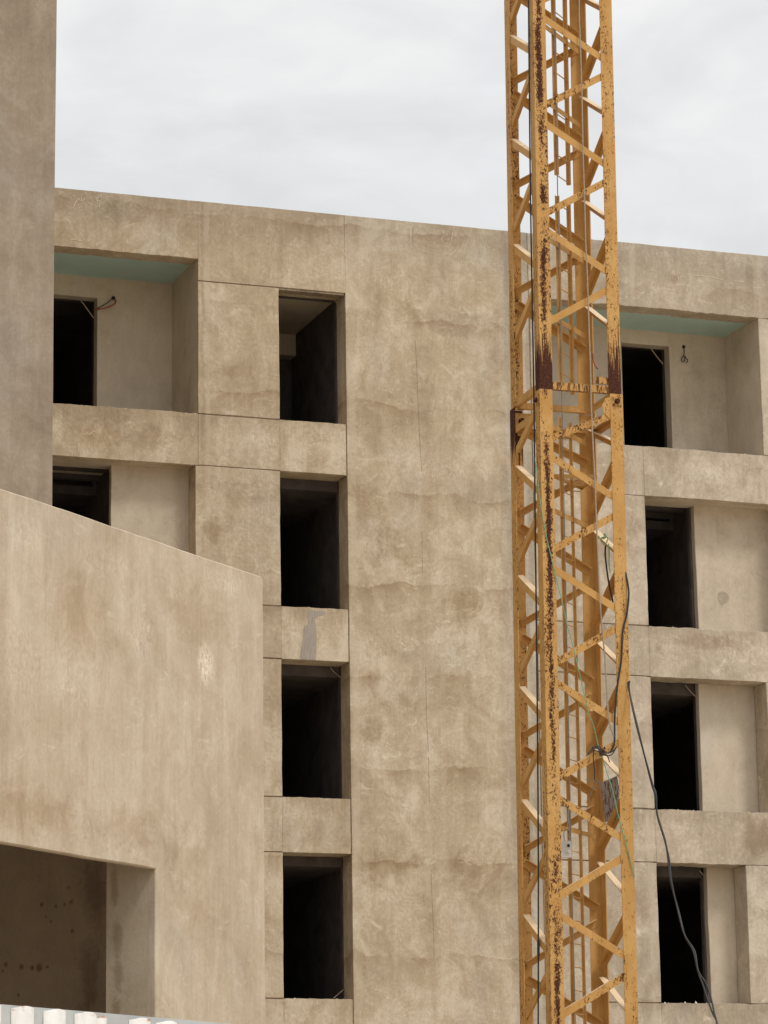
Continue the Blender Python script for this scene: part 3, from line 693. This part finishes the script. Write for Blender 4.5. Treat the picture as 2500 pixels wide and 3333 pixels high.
for key, r in (('A', .9), ('B', .85), ('C', .82), ('D', .45)):
    leg(key, ZJ + .005, 25.0, 0, r, 1 if key in 'BC' else 0)
    leg(key, 0, ZJ, .012, {'A': .8, 'B': .85, 'C': .84, 'D': .45}[key], 2 if key == 'A' else 0)
def lbar(name, p, q, Nw, w=.098, d=.10, tk=.009, up=1, rust=.2, runs=0):
    """angle bar from p to q lying in a face with outward normal Nw (all local -> world vectors)"""
    ax = (q - p).normalized(); e = Nw.cross(ax).normalized()
    if e.z * up < 0: e = -e
    prof = [(-w / 2, 0), (w / 2, 0), (w / 2, -d), (w / 2 - tk, -d), (w / 2 - tk, -tk), (-w / 2, -tk)]
    V = [p + e * a + Nw * b for a, b in prof] + [q + e * a + Nw * b for a, b in prof]
    Fc = []
    for j in range(6):
        l = (j + 1) % 6; Fc.append((j, l, 6 + l, 6 + j))
    Fc += [tuple(range(6)), tuple(range(6, 12))]
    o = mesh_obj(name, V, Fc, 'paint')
    return mpart(o, rust, 0, runs)
faces = {'BC': ('B', 'C', (0, -1)), 'AB': ('A', 'B', (-1, 0)), 'CD': ('C', 'D', (1, 0)), 'AD': ('A', 'D', (0, 1))}
def nrm(n): 
    c, s = math.cos(CTH), math.sin(CTH)
    return Vector((n[0] * c - n[1] * s, n[0] * s + n[1] * c, 0)).normalized()
def facept(face, key, z, inset=.10, push=LTK + .002, g=0):
    n = faces[face][2]; sx, sy = corner[key]
    h = H + g
    x, y = sx * h, sy * h
    if n[0] == 0: x = sx * (h - inset); y = n[1] * (h - push)
    else: y = sy * (h - inset); x = n[0] * (h - push)
    return loc(x, y, z)
def braces(face, first_key, nodes, z_lo, z_hi, g, rust):
    """nodes: alternating node heights, first on first_key, downwards"""
    k0, k1, n = faces[face]; other = k1 if first_key == k0 else k0
    key = first_key
    for i in range(len(nodes) - 1):
        nk = other if key == first_key else first_key
        za, zb = nodes[i] - .10, nodes[i + 1] + .10
        lbar('diagonal_brace', facept(face, key, za, g=g), facept(face, nk, zb, g=g), nrm(n), rust=rust * random.uniform(.6, 1.5))
        key = nk
PU = 1.590
def seq(z0, p, n): return [z0 - p / 2 * i for i in range(n)]
z0u = 18.66 + PU * 4
braces('BC', 'B', seq(z0u, PU, 15), 0, 0, 0, .7)           # last node at C near the joint
braces('AB', 'A', seq(z0u + .05, PU, 15), 0, 0, 0, .42)
braces('CD', 'C', seq(z0u, PU, 15), 0, 0, 0, .38)
braces('AD', 'D', seq(z0u, PU, 15), 0, 0, 0, .38)
PL = 1.572
G = .012
lowC = 12.86
braces('BC', 'C', [12.86] + [12.22 - PL / 2 * i for i in range(16)], 0, 0, G, .74)
braces('AB', 'B', [12.95] + [12.27 - PL / 2 * i for i in range(16)], 0, 0, G, .45)
braces('CD', 'D', [12.86] + [12.22 - PL / 2 * i for i in range(16)], 0, 0, G, .4)
braces('AD', 'A', [12.86] + [12.22 - PL / 2 * i for i in range(16)], 0, 0, G, .4)
# horizontals at the joint
for f in faces:
    a, b, n = faces[f]
    lbar('horizontal_brace', facept(f, a, ZJ + .065, .10), facept(f, b, ZJ + .065, .10), nrm(n), .105, .07, .009, -1, .4, .85 if f == 'BC' else .12)
lbar('horizontal_brace', facept('BC', 'C', ZJ + .19, .15), facept('BC', 'C', ZJ + .19, .37), nrm((0, -1)), .10, .02, .009, -1, .6, .9)
for f in ('AD', 'AB', 'CD'):
    a, b, n = faces[f]
    lbar('horizontal_brace', facept(f, a, 12.72, .10, g=G), facept(f, b, 12.72, .10, g=G), nrm(n), .10, .07, .009, 1, .3, .1)
# horizontal diagonals B-D
def planbar(z, w=.075, r=.15):
    s = .50
    p, q = loc(-s, -s, z), loc(s, s, z); ax = (q - p).normalized(); side = Vector((-ax.y, ax.x, 0)) * .005; up = Vector((0, 0, w))
    V = [p - side, q - side, q + side, p + side]; V += [v + up for v in V]
    mpart(mesh_obj('plan_brace', V, box_vf(0, 1, 0, 1, 0, 1)[1], 'paint'), r)
for z in (18.47, 17.33, 15.27, 14.15, 20.6, 21.7, 12.55, 11.35): planbar(z)
# bent plan brace lower down, and the flat one by the switch box
mpart(tubes('bent_brace', [[loc(-.45, -.45, 8.98), loc(-.1, -.08, 8.93), loc(.2, .2, 8.80), loc(.42, .42, 8.74), loc(.5, .5, 8.82)]], .028, 'paint', None, 5, 6), .5)
planbar(6.98, .06)
# bolts with square plates at the joint
def bolt(key, n, z, push=.0, u=.09):
    sx, sy = corner[key]; h = H + .012
    if n[0] == 0: c = loc(sx * (h - u), n[1] * (h + .001), z)
    else: c = loc(n[0] * (h + .001), sy * (h - u), z)
    N = nrm(n); A = N.cross(Vector((0, 0, 1))).normalized(); U = Vector((0, 0, 1))
    s = .066
    V = [c + A * a * s + U * b * s + N * t for t in (0, .012) for a, b in ((-1, -1), (1, -1), (1, 1), (-1, 1))]
    mpart(mesh_obj('bolt_plate', V, [(4, 5, 6, 7), (0, 1, 5, 4), (1, 2, 6, 5), (2, 3, 7, 6), (3, 0, 4, 7)], 'paint'), 1.1)
    V = []; k = 10
    for r, t in ((.036, .012), (.036, .05), (.030, .058)):
        V += [c + A * (r * math.cos(2 * math.pi * j / k)) + U * (r * math.sin(2 * math.pi * j / k)) + N * t for j in range(k)]
    Fc = [(i * k + j, i * k + (j + 1) % k, (i + 1) * k + (j + 1) % k, (i + 1) * k + j) for i in range(2) for j in range(k)] + [tuple(range(2 * k, 3 * k))]
    mpart(mesh_obj('pin_bolt', V, Fc, 'rust' if 'rust' in M else 'paint'), 1.6, 1)
bolt('C', (0, -1), 12.93); bolt('B', (-1, 0), 12.9); bolt('A', (0, 1), 12.93)
# bolt seen on the inner side of leg A and the gussets
def plate(name, pts, Nw, th, rust=.3, mat='paint'):
    V = [p for p in pts] + [p + Nw * th for p in pts]; n = len(pts)
    Fc = [tuple(range(n)), tuple(range(n, 2 * n))] + [(i, (i + 1) % n, n + (i + 1) % n, n + i) for i in range(n)]
    return mpart(mesh_obj(name, V, Fc, mat), rust)
NB = nrm((0, -1))
hp = H + G - LTK - .004
plate('gusset_plate', [loc(x, -hp, z) for x, z in ((.47, 13.0), (.36, 12.97), (.31, 12.86), (.33, 12.76), (.41, 12.68), (.47, 12.68))], NB, .012, .9)
hq = H + G
plate('gusset_plate', [loc(x, hq - .03, z) for x, z in ((-.58, 13.0), (-.30, 13.0), (-.27, 12.88), (-.33, 12.72), (-.58, 12.72))], NB, .012, .8)
c = loc(-.46, hq - .045, 12.88)
V = []; k = 10
A_ = NB.cross(Vector((0, 0, 1))).normalized()
for r, t in ((.04, 0), (.04, .05), (.032, .06)):
    V += [c + A_ * (r * math.cos(2 * math.pi * j / k)) + Vector((0, 0, 1)) * (r * math.sin(2 * math.pi * j / k)) + NB * t for j in range(k)]
mpart(mesh_obj('pin_bolt', V, [(i * k + j, i * k + (j + 1) % k, (i + 1) * k + (j + 1) % k, (i + 1) * k + j) for i in range(2) for j in range(k)] + [tuple(range(2 * k, 3 * k))], 'paint'), 1.6, 1)
# splice sleeve on leg B below the joint
# ladder: three lengths, stiles and rungs
def ladder(zt, zb, sl, sr, w, label):
    """sl/sr: (s at top, s at bottom) along the B-D diagonal"""
    L = bpy.data.objects.new('ladder', None); L.location = loc(0, 0, zb); COL.objects.link(L); L.parent = mast; L.matrix_parent_inverse = minv
    Linv = Matrix.Translation(loc(0, 0, zb)).inverted()
    def put(o, r): 
        o.parent = L; o.matrix_parent_inverse = Linv @ Matrix.Identity(4); o['rust'] = r; o['joint'] = 0; o['runs'] = 0
    def sp(s, z): 
        t = (zt - z) / (zt - zb); return s[0] + (s[1] - s[0]) * t
    diag = nrm((1, 1)); nn = nrm((1, -1))
    for s, dz in ((sl, 0), (sr, .03)):
        V = []
        for z in (zb - dz, zt):
            c = loc(sp(s, z), sp(s, z), z)
            for a, b in ((-w / 2, -w / 2), (w / 2, -w / 2), (w / 2, w / 2), (w / 2 - .006, w / 2), (w / 2 - .006, -w / 2 + .006), (-w / 2, -w / 2 + .006)): V.append(c + diag * a + nn * b)
        put(mesh_obj('stile', V, [(j, (j + 1) % 6, 6 + (j + 1) % 6, 6 + j) for j in range(6)] + [tuple(range(6)), tuple(range(6, 12))], 'paint'), .2)
    z = zt - .12
    while z > zb - .02:
        p, q = loc(sp(sl, z), sp(sl, z), z), loc(sp(sr, z), sp(sr, z), z)
        put(tubes('rung', [[p, q]], .0085, 'paint', None, 1, 6), .5); z -= .312
    return L
ladder(24.9, 16.36, (-.105, -.105), (.185, .185), .052, '')
ladder(16.05, 13.24, (-.105, -.105), (.17, .17), .05, '')
ladder(12.78, .3, (-.15, -.115), (.10, .17), .036, '')
# little landing
zp = 11.93
tri = [(-.22, -.03), (.38, -.15), (.43, .56)]
pw = [loc(x, y, zp) for x, y in tri]
bars = []
lp_ = bpy.data.objects.new('landing', None); lp_.location = loc(.2, .1, zp); COL.objects.link(lp_); lp_.parent = mast; lp_.matrix_parent_inverse = minv
linv = Matrix.Translation(loc(.2, .1, zp)).inverted()
def lput(o, r): o.parent = lp_; o.matrix_parent_inverse = linv; o['rust'] = r; o['joint'] = 0; o['runs'] = 0
for i in range(3):
    a, b = pw[i], pw[(i + 1) % 3]; d = (b - a).normalized(); sd_ = Vector((-d.y, d.x, 0)) * .004; u = Vector((0, 0, .055))
    V = [a - sd_, b - sd_, b + sd_, a + sd_]; V += [v + u for v in V]
    lput(mesh_obj('edge_bar', V, box_vf(0, 1, 0, 1, 0, 1)[1], 'paint'), .4)
V, Fc = [], []
for k in range(1, 8):
    t = k / 8
    a = pw[0].lerp(pw[2], t); b = pw[1].lerp(pw[2], t)
    v, f_ = tube_vf([a + Vector((0, 0, .02)), b + Vector((0, 0, .02))], .005, 4); n = len(V); V += v; Fc += [tuple(i + n for i in q) for q in f_]
for k in range(1, 9):
    t = k / 9
    a = pw[0].lerp(pw[1], t); b = pw[2]
    v, f_ = tube_vf([a + Vector((0, 0, .024)), b + Vector((0, 0, .024))], .0045, 4); n = len(V); V += v; Fc += [tuple(i + n for i in q) for q in f_]
o = mesh_obj('grating', V, Fc, 'paint'); lput(o, .6); o['kind'] = 'stuff'
# flaking grey plate fixed between the right-hand legs
NC = nrm((1, 0)); p0 = loc(H - .03, 0, 7)
pl = [on(*at(a, b, 1600, 2300, 3.016), p0, NC) for a, b in ((1068, 748), (1150, 715), (1228, 680), (1250, 800), (1240, 1100), (1112, 1135), (1095, 950))]
tag(mesh_obj('sign_plate', [p for p in pl] + [p + NC * .006 for p in pl], [tuple(range(7)), tuple(range(7, 14))] + [(i, (i + 1) % 7, 7 + (i + 1) % 7, 7 + i) for i in range(7)], 'plate'), 'flaking grey metal plate with rust patches fixed inside the crane mast', 'plate')

# ------------------------------------------------------------------ cables, ropes and the switch box on the mast
def onface(n, off, px, py):
    # plane of a mast face with the mast's lean
    N = nrm(n); pA = loc(n[0] * (H + off), n[1] * (H + off), 0); pB = loc(n[0] * (H + off), n[1] * (H + off), 20)
    lean = (pB - pA).normalized(); nn = N - lean * N.dot(lean)
    return on(px, py, pA, nn)
z1 = lambda a, b: at(a, b, 1600, 0, 3.302)
z2 = lambda a, b: at(a, b, 1600, 650, 3.302)
z3 = lambda a, b: at(a, b, 1600, 1200, 3.302)
z4 = lambda a, b: at(a, b, 1600, 1800, 3.302)
z5 = lambda a, b: at(a, b, 1600, 2300, 3.016)
z6 = lambda a, b: at(a, b, 1600, 2700, 3.016)
BCn = (0, -1)
def bc(pts, off=.03): return [onface(BCn, off if len(p) < 3 else p[2], p[0], p[1]) for p in pts]
# long vertical black cable at the left edge of leg B
pts = [onface((-1, 0), .03, 1721, -380), onface((-1, 0), .03, 1720.5, 0), onface((-1, 0), .03, 1727, 650), onface((-1, 0), .03, *z3(455, 300)), onface((-1, 0), .03, *z3(468, 1500)), onface((-1, 0), .03, *z4(490, 1500)), onface((-1, 0), .03, *z5(455, 700)), onface((-1, 0), .03, *z6(460, 600)), onface((-1, 0), .03, *z6(458, 1909)), onface((-1, 0), .03, 1751, 3600)]
wire('power_cable', pts, .011, 'black_cable', 'straight black cable hanging down the whole left side of the mast', 'cable')
# tape on it
wire('cable_tape', [onface((-1, 0), .03, *z6(460, 1085)), onface((-1, 0), .03, *z6(461, 1240))], .018, 'black_cable', 'black taped joint low on the straight cable', 'tape')
# grey rope down the front
pts = bc([(1883, -380), z1(942, 0), z1(950, 350), z1(968, 900), z1(975, 1200), z1(985, 1700), z1(1000, 2150), z2(1012, 450), z2(1030, 850), z2(1050, 1450), z2(1066, 1900), z3(1070, 350), z3(1085, 700), z3(1108, 1150), z3(1130, 1700), z3(1148, 2100), z4(1155, 300), z4(1175, 650), z4(1215, 1100), z4(1240, 1500), z4(1262, 1800), z4(1318, 1980)])
wire('hanging_rope', pts, .0105, 'grey_rope', 'grey rope hanging loosely down the front of the mast', 'rope')
# thin grey wire along the ladder
pts = [loc(-.12, -.17, z) for z in (24, 20, 17, 13, 10, 8, 6.5)] + [loc(-.1, -.15, 4), loc(-.1, -.15, 2)]
wire('ladder_wire', pts, .007, 'grey_cable', 'thin grey wire running down beside the ladder', 'wire')
# green rope
pts = bc([z3(465, 965, .02), z3(470, 1000, .02) , z3(495, 1180), z3(520, 1400), z3(560, 1650), z3(600, 1850), z3(650, 2060), z4(665, 150), z4(740, 450), z4(800, 720), z4(880, 1020), z4(970, 1400), z4(1035, 1690), z4(1100, 1870), z4(1150, 2080), z5(1085, 480), z5(1130, 640), z5(1190, 830), z5(1250, 1090), z5(1310, 1300), z5(1360, 1500), z5(1405, 1670)]) if False else bc([z3(465, 965), z3(472, 1000), z3(495, 1180), z3(520, 1400), z3(560, 1650), z3(600, 1850), z3(650, 2060), z4(665, 150), z4(740, 450), z4(800, 720), z4(880, 1020), z4(970, 1400), z4(1035, 1690), z4(1100, 1870), z4(1150, 2080), z5(1085, 480), z5(1130, 640), z5(1190, 830), z5(1250, 1090), z5(1310, 1300), z5(1360, 1500), z5(1405, 1670)])
wire('tie_rope', pts, .006, 'green_rope', 'long thin green rope running diagonally across the front of the mast', 'rope')
def knot(cx, cy, r, seed, off, n=14):
    rnd = random.Random(seed); return [onface(BCn, off + rnd.uniform(-.04, .04), cx + r * rnd.uniform(-1, 1), cy + r * rnd.uniform(-1, 1)) for _ in range(n)]
tag(tubes('tie_rope', [knot(*z3(1205, 1800), 9, 3, -.35, 12), [onface(BCn, -.35, *z3(*q)) for q in ((1150, 1795), (1180, 1860), (1215, 1890), (1250, 1830), (1225, 1800))], [onface(BCn, -.35, *q) for q in (z3(1260, 1880), z3(1265, 2100), z4(1262, 80), z4(1268, 170), z4(1280, 210))]], .009, 'pale_rope'), 'pale green rope knotted round a bright brace of the mast', 'rope')
pts = [onface(BCn, -.3, *q) for q in (z3(1225, 1900), z3(1222, 2000), z3(1235, 2120), z4(1235, 150), z4(1262, 330), z4(1300, 500), z4(1310, 620))]
wire('hanging_cable', pts, .012, 'black_cable', 'short black cable hanging from the green knot inside the mast', 'cable')
pts = bc([(*z3(1440, 2140), -.1), (*z4(1440, 200), .0), (*z4(1475, 420), .04), (*z4(1455, 650), .04), (*z4(1410, 850), .04), (*z4(1395, 1150), .04), (*z4(1350, 1450), .04), (*z4(1325, 1750), .04), (*z4(1322, 2000), .03), (*z5(1200, 380), .03), (*z5(1165, 450), .02)])
wire('hanging_cable', pts, .0125, 'black_cable', 'black cable slung over the right leg of the mast down to the tangle', 'cable')
# tangle
tg = []
for k_, pth in enumerate([[(985, 430), (1000, 395), (1050, 390), (1100, 440), (1150, 455), (1200, 430), (1228, 390)], [(990, 400), (1040, 400), (1085, 450), (1120, 480), (1180, 470), (1225, 400)], [(945, 468), (985, 425), (1040, 410), (1085, 465), (1130, 475), (1160, 545)], [(1000, 420), (1000, 520), (1012, 640), (1012, 720)], [(1005, 430), (1050, 440), (1100, 470)]]):
    tg.append([onface(BCn, .03 + .01 * k_, *z5(*q)) for q in pth])
tag(tubes('cable_tangle', tg, .0075, 'black_cable'), 'tangle of thin black cables tied round a brace of the mast', 'cable')
tg = [[onface(BCn, -.5, *z5(*q)) for q in pth] for pth in ([(930, 945), (970, 860), (1000, 790), (1015, 740), (1045, 740), (1060, 790), (1030, 810), (1000, 770), (1020, 710), (1070, 760)], [(925, 712), (1000, 720), (1040, 735), (1075, 745)])]
tag(tubes('string_tangle', tg, .006, 'grey_rope'), 'loops of pale string tied on the rear leg beside the flaking plate', 'string')
# red conduit behind leg D
wire('red_conduit', [onface((1, 0), -.1, *z2(*q)) for q in ((1088, 1650), (1095, 1720), (1115, 1780), (1138, 1815))], .012, 'red_wire', 'short red conduit bowing out behind the rear leg of the mast', 'wire')
# long cable drooping from the mast to the lower right, across the openings
far = [(*z4(1470, 1380), 0.0), (*z4(1480, 1480), .02), (*z4(1560, 1830), .12), (2118, 2540, .16), (*at(548, 440, 1900, 2400, 2.371), .2), (*at(570, 600, 1900, 2400, 2.371), .22), (*at(630, 800, 1900, 2400, 2.371), .26), (*at(652, 950, 1900, 2400, 2.371), .3), (*at(672, 1120, 1900, 2400, 2.371), .35), (*at(735, 1350, 1900, 2400, 2.371), .42), (*at(780, 1530, 1900, 2400, 2.371), .5), (*at(845, 1650, 1900, 2400, 2.371), .56), (*at(880, 1800, 1900, 2400, 2.371), .62), (*at(920, 1910, 1900, 2400, 2.371), .68), (*at(955, 2020, 1900, 2400, 2.371), .74), (*at(1000, 2140, 1900, 2400, 2.371), .8), (*at(1030, 2211, 1900, 2400, 2.371), .85), (2360, 3480, 1.0)]
P1 = []; 
for px, py, t in far:
    a = onface(BCn, .02, px, py); d = a - CAM
    P1.append(CAM + d * (1 - .05 * t))
P2 = [p + Vector((.022 * math.sin(i * 2.1), -.012, .0)) for i, p in enumerate(P1)]
Pl = [p + Vector((.05 if i in (13, 14) else .016 * math.cos(i * 1.7), -.01, 0)) for i, p in enumerate(P1)]
tag(tubes('drooping_cable', [P1, Pl], .0115, 'black_cable'), 'twisted black cable drooping from the mast down across the window openings', 'cable')

# switch box on the ladder
sb = loc(-.20, -.26, 6.735)
swb = empty('switch_box', sb, 'small white plastic switch box with two buttons hanging beside the ladder', 'switch')
sinv = Matrix.Translation(sb).inverted()
def sput(o): o.parent = swb; o.matrix_parent_inverse = sinv; return o
ang = math.radians(-24); rx = Vector((math.cos(ang), math.sin(ang), 0)); ry = Vector((-math.sin(ang), math.cos(ang), 0))
def sbx(x0, x1, y0, y1, z0, z1, name, mat):
    v, f = box_vf(x0, x1, y0, y1, z0, z1)
    return sput(mesh_obj(name, [sb + rx * a + ry * b + Vector((0, 0, c_)) for a, b, c_ in v], f, mat))
sbx(-.075, .045, -.05, .05, -.10, .10, 'housing', 'white_box')
sbx(-.078, .048, -.053, .053, -.122, -.099, 'lower_lip', 'white_box')
for dz, mt in ((.035, 'dark_hole'), (-.045, 'white_box')):
    c = sb + rx * .01 - ry * .051 + Vector((0, 0, dz)); V = []
    for t in (0, .022): V += [c - ry * t + rx * (.02 * math.cos(2 * math.pi * j / 10)) + Vector((0, 0, .02 * math.sin(2 * math.pi * j / 10))) for j in range(10)]
    sput(mesh_obj('button', V, [(j, (j + 1) % 10, 10 + (j + 1) % 10, 10 + j) for j in range(10)] + [tuple(range(10, 20))], mt))
wire('box_lead', [sb + Vector((.02, 0, .10)), sb + Vector((.02, -.02, .25)), sb + Vector((0.02, .02, .45)), loc(-.12, -.17, 7.35)], .011, 'grey_cable', 'grey lead rising from the white switch box', 'cable')
wire('box_lead', [sb + Vector((-.05, 0, .10)), sb + Vector((-.05, 0, .22)), sb + Vector((-.01, 0, .27)), sb + Vector((.03, 0, .18)), sb + Vector((.04, -.02, .10))], .006, 'grey_cable', 'thin looped grey wire on top of the white switch box', 'cable')

# ------------------------------------------------------------------ site fence at the lower left
FA = Vector((2.68, -36.9, 0)); faz = math.radians(38.2); fd = Vector((math.cos(faz), math.sin(faz), 0)); fnn = Vector((math.sin(faz), -math.cos(faz), 0))   # fnn towards the camera
fence = empty('site_fence', FA, 'white ribbed metal site fence on a galvanised sheet below the low block', 'fence')
finv = Matrix.Translation(FA).inverted()
def feput(o): o.parent = fence; o.matrix_parent_inverse = finv; return o
v, f_ = box_vf(-2.5, 3.0, -.003, 0, .05, 2.492)
feput(mesh_obj('backing_sheet', [FA + fd * a - fnn * b * 1 + Vector((0, 0, c_)) for a, b, c_ in v], f_, 'galv'))
def picket(s0, s1, top):
    V = []; k = 8; w = s1 - s0
    for ring, off in ((0, 0), (1, .004)):
        for zi in (0, 1):
            for j in range(k + 1):
                u = j / k; bul = .004 + (.028 - off) * min(1, 2.6 * math.sin(math.pi * u))
                zt = top - .010 * (2 * u - 1) ** 2
                V.append(FA + fd * (s0 + w * u) + fnn * (bul + .002) + Vector((0, 0, .06 if zi == 0 else zt)))
    m = k + 1; Fc = []
    for j in range(k):
        Fc.append((j, j + 1, m + j + 1, m + j)); Fc.append((2 * m + j, 3 * m + j, 3 * m + j + 1, 2 * m + j + 1)); Fc.append((m + j, m + j + 1, 3 * m + j + 1, 3 * m + j))
    Fc += [(0, m, 3 * m, 2 * m), (k, 2 * m + k, 3 * m + k, m + k)]
    feput(mesh_obj('rib', V, Fc, 'fence_white', None, True))
def sof(px, py):
    p = on(px, py, FA + fnn * .025, fnn); return (p - FA).dot(fd), p.z
rb = [(-50, 5, 3270), (49, 113, 3278), (154, 216, 3287.5), (255, 317, 3297), (319, 345, 3309), (433, 492, 3316), (521, 577, 3326), (618, 672, 3337), (-150, -92, 3260)]
for x0, x1, ty in rb:
    a, _ = sof(x0, 3330); b, zt = sof(x1, ty); a2, zt2 = sof((x0 + x1) / 2, ty)
    picket(a, b, zt2 + .004)
for o in (-2.4, -1.2, 0.6, 1.8, 2.9):
    v, f_ = box_vf(o, o + .05, -.06, -.006, 0, 2.40)
    feput(mesh_obj('post', [FA + fd * a + fnn * b + Vector((0, 0, c_)) for a, b, c_ in v], f_, 'galv'))
